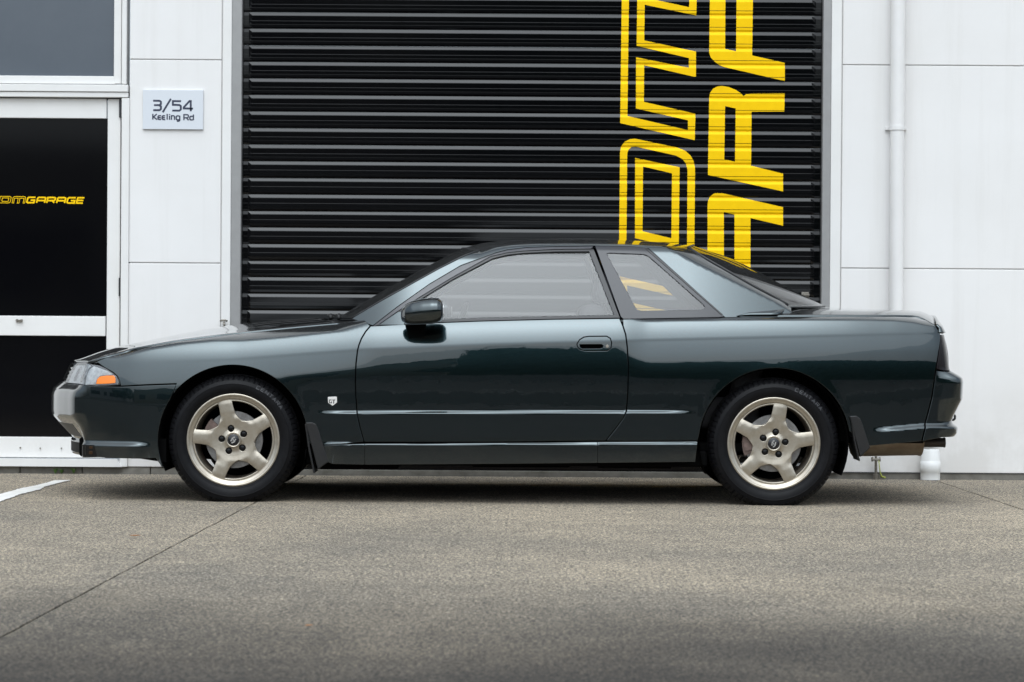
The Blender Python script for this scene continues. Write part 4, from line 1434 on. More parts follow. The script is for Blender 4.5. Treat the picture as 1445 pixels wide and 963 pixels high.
# ------------------------------------------------------------------ tail
tl = np.vstack([PS([(1327.3, 472.5), (1325.4, 497), (1321.8, 521)]), [(s_of_x(2.10), .658), (S_R - 0.34, .658), (S_R - 0.34, .828), (s_of_x(2.11), .832)]])
tailA, tailB = skin('tail_light', tl, body, M['tail'], car, inset=0.0015, flange=0.02, ds=0.02, dz=0.012)
for c in (0.16, 0.36):
    sc_ = S_R - 0.34 - 0.075 - (c - 0.16) * 0.66
    sub_pair('round_lamp', circ(sc_, .743, .062, 24), body_in(-0.003), M['red'], tailA, tailB, inset=0.0, flange=0.004, ds=0.015, dz=0.012)
skin('tail_panel', [(S_R, .655), (S_R - 0.335, .655), (S_R - 0.335, .835), (S_R, .835)], body_in(0.004), M['plastic'], car, at_centre=True, inset=0.0, flange=0.01)

# ------------------------------------------------------------------ Coons patches: bonnet, roof, screens, boot lid
def resamp3(P, n):
    P = np.asarray(P, float)
    d = np.r_[0, np.cumsum(np.linalg.norm(np.diff(P, axis=0), axis=1))]
    t = np.linspace(0, d[-1], n)
    return np.stack([np.interp(t, d, P[:, k]) for k in range(3)], -1)
def coons(L, R, Fr, Re, n, m):
    """L: near edge front->rear, R: centre line front->rear, Fr / Re: near->centre"""
    L, R, Fr, Re = resamp3(L, n), resamp3(R, n), resamp3(Fr, m), resamp3(Re, m)
    t = np.linspace(0, 1, n)[:, None, None]
    w = np.linspace(0, 1, m)[None, :, None]
    S = (1 - w) * L[:, None] + w * R[:, None] + (1 - t) * Fr[None] + t * Re[None]
    S -= (1 - t) * (1 - w) * L[0] + (1 - t) * w * R[0] + t * (1 - w) * L[-1] + t * w * R[-1]
    return S
def patch(name, S, m, parent=car, thick=0.012, half=False, **kw):
    n, k = S.shape[:2]
    V = S.reshape(-1, 3)
    F = [(i * k + j, i * k + j + 1, (i + 1) * k + j + 1, (i + 1) * k + j) for i in range(n - 1) for j in range(k - 1)]
    if not half:
        Sm = S[:, :-1].copy()[:, ::-1]
        Sm[:, :, 1] = 2 * YC - Sm[:, :, 1]
        full = np.concatenate([S, Sm], 1)
        k = full.shape[1]
        V = full.reshape(-1, 3)
        F = [(i * k + j, i * k + j + 1, (i + 1) * k + j + 1, (i + 1) * k + j) for i in range(n - 1) for j in range(k - 1)]
    a = V[F[len(F) // 2][0]], V[F[len(F) // 2][1]], V[F[len(F) // 2][2]]
    if np.cross(a[1] - a[0], a[2] - a[0])[2] < 0: F = [f[::-1] for f in F]
    o = mesh_obj(name, V, F, m, parent, True, CO, **kw)
    if thick:
        md = o.modifiers.new('thick', 'SOLIDIFY')
        md.thickness, md.offset = thick, -1.0
        md.use_quality_normals = True
    return o
def sp3(P, step=0.02):
    return smooth_path(P, step=step)
def cpt(u, v):
    X, Z = px2w(u, v, YC)
    return (X, YC, Z)
def bpts(sz):
    return body_p(sz[:, 0], sz[:, 1])
def arc_to(a, b, n=14, ez=2.2, ex=2.0):
    """curve from an edge point to a centre point, tangent level at the centre"""
    a, b = np.array(a, float), np.array(b, float)
    w = np.linspace(0, 1, n)
    return np.stack([a[0] + (b[0] - a[0]) * (1 - (1 - w) ** ex), a[1] + (b[1] - a[1]) * w, a[2] + (b[2] - a[2]) * (1 - (1 - w) ** ez)], -1)

# bonnet
he = sp3(bpts(hood_edge)) + [0, 0.004, 0.001]
fe_sz = np.array([hood_edge[0], (s_of_x(-2.08), .668), (s_of_x(-2.13), .669), (sA - 0.06, .668), (sA - 0.2, .668), (S_F + 0.3, .668), (S_F, .668)])
fe = sp3(bpts(fe_sz)) + [0, 0.0, 0.003]
fe[0] = he[0]
hc = sp3([tuple(fe[-1]), cpt(118, 504.5), cpt(140, 496.3), cpt(165, 489.6), cpt(200, 482), cpt(260, 470), cpt(320, 460.3), cpt(380, 453.3), cpt(446, 448.5)])
hood_rear = arc_to(he[-1], hc[-1], ez=1.9, ex=1.7)
patch('bonnet', coons(he, hc, fe, hood_rear, 70, 24), M['paint'])

# windscreen and roof
ws_edge_px = [(497, 449.5), (540, 424), (566, 409.5), (618, 380.5), (657, 361), (676, 354.5)]
ws_edge = PCB(ws_edge_px)
wsL = sp3(np.stack([ws_edge[:, 0], cab_y(ws_edge[:, 0], ws_edge[:, 1]) + 0.012, ws_edge[:, 1]], -1))
wsR = sp3([cpt(478, 449), cpt(540, 412), cpt(600, 379), cpt(652, 352)])
ws_bot = arc_to(wsL[0], wsR[0], ez=2.0, ex=2.2)
ws_top = arc_to(wsL[-1], wsR[-1], ez=2.6, ex=2.2)
patch('windscreen', coons(wsL[::-1], wsR[::-1], ws_top, ws_bot, 40, 24), M['screen'], thick=0)
cowl_r = hood_rear + [0.01, 0, -0.012]
patch('cowl', coons(np.array([cowl_r[0], wsL[0] + [0.02, 0, -0.01]]), np.array([cowl_r[-1], wsR[0] + [0.02, 0, -0.015]]), cowl_r, ws_bot + [0.02, 0, -0.012], 8, 16), M['plastic'])

re_ = sp3(np.stack([_re[:, 0], cab_y(_re[:, 0], _re[:, 1]) + 0.002, _re[:, 1]], -1))
rL = re_.copy()
rL[0] = wsL[-1]
rR = sp3([tuple(wsR[-1]), cpt(672, 345.5), cpt(700, 341), cpt(740, 338.6), cpt(800, 337.3), cpt(860, 338), (cpt(920, 341.5)), cpt(978, 347.6)])
r_rear = arc_to(rL[-1], rR[-1], ez=2.8, ex=2.0)
patch('roof', coons(rL, rR, ws_top, r_rear, 60, 28), M['paint'], thick=0.02)

# rear window
rwL = sp3(np.stack([_rw[:, 0], cab_y(_rw[:, 0], _rw[:, 1]) + 0.004, _rw[:, 1]], -1))
rwL[0] = rL[-1]
rwR = sp3([tuple(rR[-1]), cpt(1025.5, 362.6), cpt(1062, 379.5), cpt(1090, 395), cpt(1128, 415.5), cpt(1163, 432.5)])
rw_bot = arc_to(rwL[-1], rwR[-1], ez=2.2, ex=2.0)
patch('rear_window', coons(rwL, rwR, r_rear, rw_bot, 30, 24), M['screen'], thick=0)

# boot lid with its rear face
bl_sz = np.vstack([q_top[1:9][::-1]])               # from (1160..) back to the rear corner
bl = sp3(bpts(bl_sz))
bl = bl + [0, 0.003, 0.001]
b0 = bpts(PE([(1098, 446.7)]))[0] + [0, 0.003, 0.001]
bl = sp3(np.vstack([b0, bl[3::6], bl[-1]]))
bR = sp3([tuple(rwR[-1] + [0, 0, -0.004]), cpt(1200, 435.4), cpt(1260, 438.8), cpt(1296, 442.3), cpt(1308, 445)])
b_front = sp3(np.vstack([b0, (rwL[-1] + [0.0, 0, -0.006])[None], (rw_bot + [0.0, 0, -0.005])[2::3], bR[:1]]))
b_rear = arc_to(bl[-1], bR[-1], ez=2.6, ex=1.6)
patch('boot_lid', coons(bl, bR, b_front, b_rear, 40, 24), M['paint'])
face_low = body_p(np.linspace(s_of_x(2.115), S_R, 16), np.full(16, .836)) + [0.001, 0, 0]
face_low = np.vstack([bpts(PE([(1327.5, 470.5)])) + [0, 0.003, 0], face_low])
patch('boot_face', coons(np.array([bl[-1], (bl[-1] + face_low[0]) / 2 + [0.006, 0, 0.004], face_low[0]]), np.array([bR[-1], (bR[-1] + face_low[-1]) / 2 + [0.010, 0, 0.006], face_low[-1]]), b_rear, face_low, 14, 24), M['paint'])

# ------------------------------------------------------------------ cabin sides
# body-coloured frame: A-pillar, roof rail, sail panel
pil_up = [(497, 449.8), (540, 424.4), (566, 410), (618, 381), (657, 361.4), (676, 355)] + roof_edge_px[1:] + rw_edge_px[1:] + [(1116, 446.6)]
pil_dn = [(1060, 447.3), (1023.5, 447.8), (914.5, 349.6), (890, 347.2), (837, 346.4), (782, 347.2), (745, 348.4), (716, 351.8), (700, 356), (650, 374.5), (606, 400.5), (560, 433), (526, 459.3)]
skin('cabin_frame', PCB(pil_up + pil_dn), cabin, M['paint'], car, inset=0.0005, flange=0.01, ds=0.014, dz=0.010, step=0.008)
# grey trim along the top of the door opening
trim_dn = [(531, 459.3), (562, 438), (590, 420), (638, 390.8), (692, 361), (716, 355.4), (738, 353), (782, 350.6), (834, 349.8), (837, 346.8)]
trim_up = [(782, 347.6), (745, 348.8), (716, 352.2), (700, 356.4), (650, 375), (606, 401), (560, 433.5), (526, 459.8)]
skin('window_trim', PCB(trim_dn + trim_up), cabin_in(0.004), M['trim_grey'], car, inset=0.0006, flange=0.02, ds=0.02, dz=0.01)
# black rubber inside the trim
rub_up = [(531.5, 459.3), (562, 438.4), (590, 420.4), (638, 391.3), (692, 361.6), (716, 356), (738, 353.6), (782, 351.1), (834, 350.3), (837.5, 350.3), (875, 448.5)]
rub_dn = [(868, 446.2), (831.5, 353.3), (782, 353.8), (738, 356), (716, 358.4), (695, 363.6), (638, 393.6), (595, 420.2), (541, 457)]
skin('window_rubber', PCB(rub_up + rub_dn), cabin_in(0.008), M['seal'], car, inset=0.0003, flange=0.02, ds=0.02, dz=0.01)
glass_poly = PCB([(541, 456), (595, 419.5), (638, 392.8), (695, 363), (716, 357.8), (738, 355.5), (782, 353.2), (832, 352.6), (869.5, 446), (680, 449.6), (620, 452.4)])
glA, glB = skin('door_glass', glass_poly, cabin_in(0.016), M['glass'], car, inset=-0.004, flange=0.004, ds=0.05, dz=0.04)
# waist seal
ws_ = PCB([(540, 456.5), (620, 451.6), (680, 449), (871, 445), (874, 449), (780, 450.6), (680, 453.2), (600, 456.2), (531, 459.7)])
skin('waist_seal', ws_, cabin_in(-0.004), M['seal'], car, inset=0.0004, flange=0.03, ds=0.02, dz=0.008)
# fixed quarter window with its dark surround
q_out = PCB([(840, 346.9), (890, 347.6), (912, 349.6), (916, 352), (1021, 443.5), (1022, 446.5), (1016, 447.4), (880, 450), (876.5, 447)])
q_in = PCB([(856, 358), (860, 356.8), (909, 358.6), (916, 362), (991, 428), (995, 433), (993, 436.2), (985, 437.4), (905, 438.8), (899, 437), (896, 433)])
skin('quarter_surround', q_out, cabin_in(0.001), M['frit'], car, holes=[q_in], inset=0.0006, flange=0.01, ds=0.02, dz=0.012)
skin('quarter_glass', q_in, cabin_in(0.006), M['glass'], car, inset=-0.003, flange=0.003, ds=0.05, dz=0.04)
bead = PCB([(913, 350.6), (1019.5, 444), (1018.2, 444.6), (911.5, 351.6)])
skin('quarter_bead', bead, cabin_in(-0.0015), M['seal'], car, inset=0.0, flange=0.004, ds=0.02, dz=0.012)
# seals round the screens
def strip3(name, P, w, m):
    o = MB().tube([tuple(p) for p in P], w, 8).build(name, m, car, smooth=True, origin=CO)
    o2 = bpy.data.objects.new(name, o.data)
    o2.scale = (1, -1, 1)
    link(o2, car)
strip3('screen_seal', wsL[::2] + [0, -0.002, 0.002], 0.005, M['seal'])
strip3('rear_window_seal', rwL[::2] + [0, -0.002, 0.002], 0.006, M['seal'])
full_top = np.vstack([ws_top, [(p[0], 2 * YC - p[1], p[2]) for p in ws_top[::-1][1:]]])
MB().tube([tuple(p) for p in full_top + [0, 0, 0.001]], 0.005, 8).build('roof_seal', M['seal'], car, smooth=True, origin=CO)
full_r = np.vstack([r_rear, [(p[0], 2 * YC - p[1], p[2]) for p in r_rear[::-1][1:]]])
MB().tube([tuple(p) for p in full_r + [0, 0, 0.001]], 0.005, 8).build('roof_seal', M['seal'], car, smooth=True, origin=CO)
full_b = np.vstack([rw_bot, [(p[0], 2 * YC - p[1], p[2]) for p in rw_bot[::-1][1:]]])
MB().tube([tuple(p) for p in full_b + [0, 0, 0.0]], 0.003, 8).build('rear_window_seal', M['seal'], car, smooth=True, origin=CO)

# ------------------------------------------------------------------ wheels
def lathe(profile, n, a0=0.0, a1=2 * math.pi, dr=None):
    """turns (r, d) about the y axis; dr(i_profile, angle) shifts the radius"""
    P, F = [], []
    full = abs(a1 - a0 - 2 * math.pi) < 1e-6
    m = len(profile)
    cols = n if full else n + 1
    for k in range(cols):
        a = a0 + (a1 - a0) * k / n
        for i, (r, d) in enumerate(profile):
            rr = r + (dr(i, k) if dr else 0)
            P.append((rr * math.cos(a), d, rr * math.sin(a)))
    for k in range(n):
        k2 = (k + 1) % cols
        for i in range(m - 1):
            F.append((k * m + i, k * m + i + 1, k2 * m + i + 1, k2 * m + i))
    return P, F
def local_obj(name, V, F, m, ang=35, smooth=True):
    me = bpy.data.meshes.new(name)
    me.from_pydata([tuple(v) for v in V], [], F)
    import bmesh
    bm = bmesh.new()
    bm.from_mesh(me)
    bmesh.ops.recalc_face_normals(bm, faces=bm.faces)
    bm.to_mesh(me)
    bm.free()
    me.materials.append(m)
    if smooth:
        me.polygons.foreach_set('use_smooth', [True] * len(me.polygons))
        me.set_sharp_from_angle(angle=ang * D2R)
    return me

lip_me = local_obj('wheel', *lathe([(.2215, .016), (.2262, .008), (.2265, .003), (.2245, -.0005), (.2190, -.0012), (.2145, .0005), (.2125, .0025), (.2115, .0038), (.2060, .0058), (.2000, .0085), (.1965, .0125), (.1955, .020)], 96), M['rim'], 60)
barrel_me = local_obj('barrel', *lathe([(.1957, .0185), (.1905, .024), (.1885, .034), (.187, .06), (.183, .10), (.181, .19)], 72), M['barrel'], 60)

TP_ = [(.2215, .014), (.2235, .006), (.2275, -.001), (.233, -.0045), (.2345, -.0045), (.2355, -.0058), (.243, -.0098), (.252, -.0128), (.262, -.0142), (.2700, -.0142), (.2712, -.0150), (.2728, -.0150), (.274, -.0138),
       (.284, -.0100), (.2905, -.0062), (.2912, -.0074), (.2930, -.0066), (.2936, -.0044), (.2985, -.0002), (.3035, .0052), (.3085, .0125), (.3125, .0205), (.3155, .0300), (.3175, .044), (.3178, .046), (.3105, .047), (.3105, .055), (.3180, .056),
       (.3184, .085), (.311, .086), (.311, .094), (.3184, .095), (.3178, .125), (.3105, .126), (.3105, .134), (.3172, .136), (.3145, .155), (.306, .170), (.292, .180), (.27, .186), (.24, .182), (.2215, .168)]
NT = 72 * 5
def tyre_dr(i, k):
    ph = k % 5
    if 18 <= i <= 24 and ph == 0: return -0.0050 if (k // 5) % 2 == 0 else -0.0036
    if 16 <= i <= 17 and ph == 0: return -0.0020
    return 0.0
TV, TF = lathe(TP_, NT, dr=tyre_dr)
TV = np.array(TV)
low = np.clip((-TV[:, 2] - 0.20) / 0.1, 0, 1) ** 2
TV[:, 1] -= np.where(TV[:, 1] < 0.05, 0.006, -0.006) * low * (np.hypot(TV[:, 0], TV[:, 2]) > 0.235)
TV[:, 2] = np.maximum(TV[:, 2], -WZ + 0.0012)
tyre_me = local_obj('tyre', TV, TF, M['tyre'], 28)
rp, dp = np.array([p[0] for p in TP_[:23]]), np.array([p[1] for p in TP_[:23]])
side_d = lambda r: np.interp(r, rp, dp)

# five-spoke face
h_ = lambda t: 0.0318 + 0.004 * max(0.0, (0.16 - t) / 0.06)
def window_poly(psi):
    c36, s36 = math.cos(36 * D2R), math.sin(36 * D2R)
    side = []
    for t in (.189, .17, .15, .135, .122):
        x, y = t * c36 + h_(t) * s36, -t * s36 + h_(t) * c36
        side.append((x, y))
    pts = side + [(.1025, -.0135), (.0985, 0.0), (.1025, .0135)] + [(x, -y) for x, y in side[::-1]]
    sp = [tuple(p) for p in smooth_path(pts, step=0.004)]
    a_end = math.atan2(side[0][1], side[0][0])
    R = math.hypot(*side[0])
    arc = [(R * math.cos(a), R * math.sin(a)) for a in np.linspace(-a_end, a_end, 14)[1:-1]]
    pl = sp + arc
    c, s = math.cos(psi), math.sin(psi)
    return [(x * c - y * s, x * s + y * c) for x, y in pl]
spk = [k * 72 * D2R for k in range(5)]
def face_d(r):
    return np.interp(r, [0, .034, .040, .056, .080, .105, .14, .18, .197], [.010, .010, .016, .019, .017, .0135, .0105, .0105, .0125])
def face_surf(x, z):
    def p(x, z): return np.stack([x, face_d(np.hypot(x, z)) + YC, z], -1)
    # round each spoke off across its width
    r = np.hypot(x, z)
    a = np.mod(np.arctan2(z, x) + 36 * D2R, 72 * D2R) - 36 * D2R
    q = np.abs(r * np.sin(a)) / 0.036
    e = 0.004
    def pp(x, z):
        r = np.hypot(x, z)
        a = np.mod(np.arctan2(z, x) + 36 * D2R, 72 * D2R) - 36 * D2R
        q = np.clip(np.abs(r * np.sin(a)) / 0.033, 0, 1.05)
        bulge = 0.0045 * q ** 3 * ease((r - .10) / .03)
        return np.stack([x, face_d(r) + bulge + YC, z], -1)
    N = np.cross(pp(x + e, z) - pp(x - e, z), pp(x, z + e) - pp(x, z - e))
    N /= np.linalg.norm(N, axis=-1, keepdims=True)
    return pp(x, z), N
nut_c = [(0.0575 * math.cos(a), 0.0575 * math.sin(a)) for a in spk]
tmp, _ = skin('spokes', circ(0, 0, .1975, 90), face_surf, M['rim'], car, holes=[window_poly(a + 36 * D2R) for a in spk] + [circ(x, z, .0186, 22) for x, z in nut_c], ds=0.008, dz=0.008, inset=0.0, flange=0.032, rnd=0.0036, mirror=False, step=0.006)
spoke_me = tmp.data
bpy.data.objects.remove(tmp)
nut_me = local_obj('wheel_nut', *lathe([(0.0, .0125), (.007, .013), (.0110, .0145), (.0128, .019), (.0136, .028), (.0200, .0285)], 12), M['nut'], 40)
well_me = local_obj('nut_well', *lathe([(.0186, .0215), (.0184, .042), (0.0, .042)], 20), M['nut'], 40)
cap_me = local_obj('centre_cap', *lathe([(.0365, .020), (.0365, .008), (.0345, .0055), (.0325, .0055), (.0305, .0075), (.0285, .0080)], 40), M['rim'], 40)
capf_me = local_obj('cap_badge', *lathe([(.0288, .0080), (.0270, .0066), (0.0, .0062)], 40), M['cap'], 40)
lg = MB()
for st in ([(-.0125, -.004), (-.003, .0095), (.006, .0125), (.0105, .0125)], [(-.0105, -.0125), (-.006, -.0125), (.003, -.0095), (.0125, .004)]):
    Lr, Rr = ribbon(np.array(st), 0.0062)
    n_ = len(Lr)
    lg.add([(p[0], .0052, p[1]) for p in Lr] + [(p[0], .0052, p[1]) for p in Rr], [(i, i + 1, n_ + i + 1, n_ + i) for i in range(n_ - 1)])
lg.add([(-.0028, .00515, -.0065), (.0020, .00515, -.0045), (.0028, .00515, .0065), (-.0020, .00515, .0045)], [(0, 1, 2, 3)])
logo_me = local_obj('emblem', lg.v, lg.f, M['chrome'], smooth=False)
disc_me = local_obj('brake_disc', *lathe([(.070, .030), (.078, .052), (.078, .058), (.138, .058), (.139, .060), (.139, .078), (.07, .080)], 60), M['disc'], 30)
cal = MB()
for a0, a1, r0, r1, d0, d1 in ((0, 46, .088, .150, .036, .10), (8, 38, .094, .142, .030, .04)):
    V, F = [], []
    for a in np.linspace(a0, a1, 8) * D2R:
        for (r, d) in ((r0, d0), (r1, d0), (r1, d1), (r0, d1)):
            V.append((r * math.cos(a), d, r * math.sin(a)))
    for i in range(7):
        for j in range(4):
            F.append((i * 4 + j, i * 4 + (j + 1) % 4, (i + 1) * 4 + (j + 1) % 4, (i + 1) * 4 + j))
    F += [(0, 1, 2, 3), (28, 31, 30, 29)]
    cal.add(V, F)
cal_me = local_obj('brake_caliper', cal.v, cal.f, M['caliper'], 30)
# raised lettering on the tyre wall
TG = {'C': [[(1, 1), (0, 1), (0, 0), (1, 0)]], 'E': [[(1, 1), (0, 1), (0, 0), (1, 0)], [(0, .5), (.8, .5)]], 'N': [[(0, 0), (0, 1), (1, 0), (1, 1)]], 'T': [[(0, 1), (1, 1)], [(.5, .95), (.5, 0)]],
      'A': [[(0, 0), (.5, 1), (1, 0)], [(.2, .35), (.8, .35)]], 'R': [[(0, 0), (0, 1), (1, 1), (1, .5), (0, .5)], [(.5, .5), (1, 0)]]}
def tyre_text(word, a_start, a_step):
    mb = MB()
    for k, ch in enumerate(word):
        for q, st in enumerate(TG[ch]):
            P = []
            dens = []
            for i in range(len(st) - 1):
                for t in np.linspace(0, 1, 4)[:-1]:
                    dens.append((st[i][0] + (st[i + 1][0] - st[i][0]) * t, st[i][1] + (st[i + 1][1] - st[i][1]) * t))
            dens.append(st[-1])
            pts = np.array([(x * 0.0155, y * 0.0150) for x, y in dens])
            L, R = ribbon(pts, 0.0034)
            def m3(p):
                r = 0.2745 + p[1]
                a = a_start * D2R - (k * a_step * D2R) - p[0] / 0.283
                return (r * math.cos(a), float(side_d(r)) - 0.0009 - 0.0002 * q, r * math.sin(a))
            n_ = len(L)
            mb.add([m3(p) for p in L] + [m3(p) for p in R], [(i, i + 1, n_ + i + 1, n_ + i) for i in range(n_ - 1)])
    return local_obj('tyre_lettering', mb.v, mb.f, M['tyre_mark'], smooth=False)
txt_me = tyre_text('CENTARA', 66, 4.9)

def inst(name, me, parent, loc=(0, 0, 0), rot=(0, 0, 0), **kw):
    o = bpy.data.objects.new(name, me)
    o.location, o.rotation_euler = loc, rot
    return link(o, parent, **kw)
for cx, phi, ca in ((XF, 103, 138), (XR, 80, 158)):
    for side in (-1, 1):
        yloc = (0.034 - YC) * (1 if side < 0 else -1)
        wl = inst('wheel', lip_me, car, (cx, yloc, WZ), (0, 0, 0 if side < 0 else math.pi))
        inst('barrel', barrel_me, wl)
        inst('tyre', tyre_me, wl)
        inst('tyre_lettering', txt_me, wl, rot=(0, 0 if cx == XF else -0.05, 0))
        ph = -phi * D2R
        inst('spokes', spoke_me, wl, rot=(0, ph, 0))
        for k in range(5):
            a = phi * D2R + k * 72 * D2R
            p = (0.0575 * math.cos(a), 0, 0.0575 * math.sin(a))
            inst('wheel_nut', nut_me, wl, p)
            inst('nut_well', well_me, wl, p)
        inst('centre_cap', cap_me, wl)
        inst('cap_badge', capf_me, wl)
        inst('emblem', logo_me, wl, rot=(0, -0.12 if cx == XF else -0.45, 0))
        bd = inst('brake_disc', disc_me, car, (cx, yloc, WZ), (0, 0, 0 if side < 0 else math.pi))
        inst('brake_caliper', cal_me, car, (cx, yloc, WZ), (0, -ca * D2R, 0) if side < 0 else (0, -(180 - ca - 46) * D2R, math.pi))
        # wheel well and liner
        lm = local_obj('wheel_well', *lathe([(.3600, -.012), (.3600, .25), (.10, .255)], 40, -25 * D2R, 205 * D2R), M['black'])
        inst('wheel_well', lm, car, (cx, yloc, WZ), (0, 0, 0 if side < 0 else math.pi))

# ------------------------------------------------------------------ door mirror, handle, badge, flaps
def mirrored(o):
    o2 = bpy.data.objects.new(o.name.split('.')[0], o.data)
    o2.scale = (1, -1, 1)
    for md in o.modifiers:
        m2 = o2.modifiers.new(md.name, md.type)
        if md.type == 'BEVEL':
            m2.width, m2.segments, m2.limit_method, m2.angle_limit = md.width, md.segments, md.limit_method, md.angle_limit
    link(o2, car)
    return o2
MY = -0.065
stn = [(565.5, 439, 450, .018, .03), (567.5, 434, 454, .034, .02), (572, 429.5, 457, .052, .008), (580, 425.5, 458.6, .068, 0), (595, 421.8, 458.6, .080, -.004), (610, 420.2, 457.6, .086, -.006), (618, 420.8, 456, .084, -.006), (622.5, 423.5, 453.5, .077, -.006), (625, 427.5, 449.5, .066, -.006), (625.8, 430, 447, .058, -.006)]
us_ = np.array([s[0] for s in stn])
dense_u = np.unique(np.concatenate([np.linspace(565.5, 572, 8), np.linspace(572, 616, 16), np.linspace(616, 625.8, 14)]))
V, F = [], []
NR = 36
for u in dense_u:
    v0, v1, hy, yo = [np.interp(u, us_, [s[k] for s in stn]) for k in (1, 2, 3, 4)]
    x, z1 = px2w(u, v0, MY)
    _, z0 = px2w(u, v1, MY)
    for k in range(NR):
        a = 2 * math.pi * k / NR
        ca_, sa = math.cos(a), math.sin(a)
        e = 2 / 2.35
        V.append((x, MY + yo + hy * math.copysign(abs(ca_) ** e, ca_), (z0 + z1) / 2 + (z1 - z0) / 2 * math.copysign(abs(sa) ** e, sa)))
n_ = len(dense_u)
for i in range(n_ - 1):
    for k in range(NR):
        k2 = (k + 1) % NR
        F.append((i * NR + k, i * NR + k2, (i + 1) * NR + k2, (i + 1) * NR + k))
F.append(tuple(range(NR)))
F.append(tuple((n_ - 1) * NR + k for k in range(NR - 1, -1, -1)))
mb = MB().add(V, F)
mir = mb.build('door_mirror', M['paint'], car, origin=CO)
sharp_by_angle(mir, 50)
mir2 = mirrored(mir)
# mirror glass on its rear face, lower black shell line and foot
xg = px2w(626.2, 438, MY)[0]
zc_, zh = px2w(626, 438.5, MY)[1], 0.030
gv = [(xg, MY - .006 + .056 * math.copysign(abs(math.cos(a)) ** .75, math.cos(a)), zc_ + zh * math.copysign(abs(math.sin(a)) ** .75, math.sin(a))) for a in np.linspace(0, 2 * math.pi, 33)[:-1]]
g1 = MB().add(gv + [(p[0] - 0.003, p[1], p[2]) for p in gv], [tuple(range(32))] + [(i, (i + 1) % 32, 32 + (i + 1) % 32, 32 + i) for i in range(32)])
gob = g1.build('mirror_glass', M['lamp_back'], mir, origin=CO)
inst('mirror_glass', gob.data, mir2)
fx0, fz0 = px2w(570, 459.5, 0.02)
fx1, _ = px2w(603, 459.5, 0.02)
_, fz1 = px2w(580, 450, 0.02)
ft = MB().add([(fx0, .085, fz0), (fx1, .085, fz0 + .004), (fx1 - .02, -.07, fz0 + .006), (fx0 + .015, -.07, fz0 + .006), (fx0 + .003, .085, fz1), (fx1 - .01, .085, fz1), (fx1 - .03, -.07, fz1), (fx0 + .02, -.07, fz1)],
              [(0, 1, 2, 3), (4, 5, 6, 7), (0, 1, 5, 4), (1, 2, 6, 5), (2, 3, 7, 6), (3, 0, 4, 7)]).build('mirror_foot', M['plastic'], car, origin=CO)
bevel(ft, 0.006)
mirrored(ft)
skin('mirror_mount', PCB([(536.5, 459.2), (545, 453), (562, 441.6), (569, 441), (570.5, 459.3)]), cabin_in(-0.007), M['paint'], car, inset=0.0004, flange=0.02, ds=0.02, dz=0.01)
cav = PS([(818, 486.4), (849, 486.2), (851.3, 488), (850.5, 491), (847, 492.2), (822, 492.4), (818.6, 490.4)])
hA, hB = skin('door_handle', handle_px, body_in(0.0016), M['paint'], car, holes=[cav], inset=0.0020, flange=0.016, ds=0.01, dz=0.006, step=0.004)
kc = PS([(857, 489)])[0]
sub_pair('key_lock', circ(kc[0], kc[1], .0065, 20), body_in(-0.0015), M['metal'], hA, hB, inset=0.0, flange=0.006, ds=0.004, dz=0.004, step=0.002)
flapl = PS([(819, 485.2), (850, 485), (848, 486.9), (821, 487.1)])
bdg = PS([(463, 560.8), (475.2, 560.4), (475.4, 568), (469.4, 572.6), (463.3, 568.6)])
bA, bB = skin('wing_badge', bdg, body_in(-0.003), M['badge'], car, inset=0.0, flange=0.004, ds=0.01, dz=0.01, rnd=0.0012)
def bz(x, y): return px_s(463 + x * 12, 560.8 + y * 12)
for st in ([[(.42, .32), (.16, .32), (.16, .66), (.42, .66), (.42, .50)]], [[(.50, .32), (.84, .32)], [(.67, .32), (.67, .74)]]):
    mbb = MB()
    for k, sgl in enumerate(st):
        P = np.array([bz(*p) for p in sgl])
        Lb, Rb = ribbon(P, 0.0035)
        q = np.array(Lb + Rb)
        P3, N3 = body(q[:, 0], q[:, 1])
        P3 = P3 + N3 * (0.0036 + 0.0003 * k)
        n_ = len(Lb)
        mbb.add([tuple(p) for p in P3], [(i, i + 1, n_ + i + 1, n_ + i) for i in range(n_ - 1)])
    o = mbb.build('badge_letter', M['cap'], bA, fix=False, origin=CO)
    inst('badge_letter', o.data, bB)

def flap(name, slab_px, side_px, y0, y1):
    a, b = px2w(*slab_px[0], 0.05), px2w(*slab_px[1], 0.05)
    dx = 0.010
    mb = MB()
    ptsA = [(a[0], a[1]), (a[0] + (b[0] - a[0]) * .5 - 0.004, (a[1] + b[1]) / 2), (b[0], b[1])]
    V, F = [], []
    for (x, z) in ptsA:
        for (ddx, y) in ((-dx / 2, y0), (dx / 2, y0), (dx / 2, y1), (-dx / 2, y1)):
            V.append((x + ddx, y, z))
    for i in range(2):
        for j in range(4):
            F.append((i * 4 + j, i * 4 + (j + 1) % 4, (i + 1) * 4 + (j + 1) % 4, (i + 1) * 4 + j))
    F += [(0, 1, 2, 3), (8, 11, 10, 9)]
    mb.add(V, F)
    S = [px2w(u, v, -0.006) for u, v in side_px]
    n_ = len(S)
    mb.add([(x, -0.008, z) for x, z in S] + [(x, 0.02, z) for x, z in S], [tuple(range(n_)), tuple(range(2 * n_ - 1, n_ - 1, -1))] + [(i, (i + 1) % n_, n_ + (i + 1) % n_, n_ + i) for i in range(n_)])
    o = mb.build(name, M['plastic'], car, origin=CO)
    bevel(o, 0.004)
    mirrored(o)
flap('mud_flap', [(432.5, 598), (444.5, 667)], [(431, 596.5), (441, 596.3), (446, 599), (449.5, 607), (463.5, 652), (448.5, 663)], -0.006, 0.19)
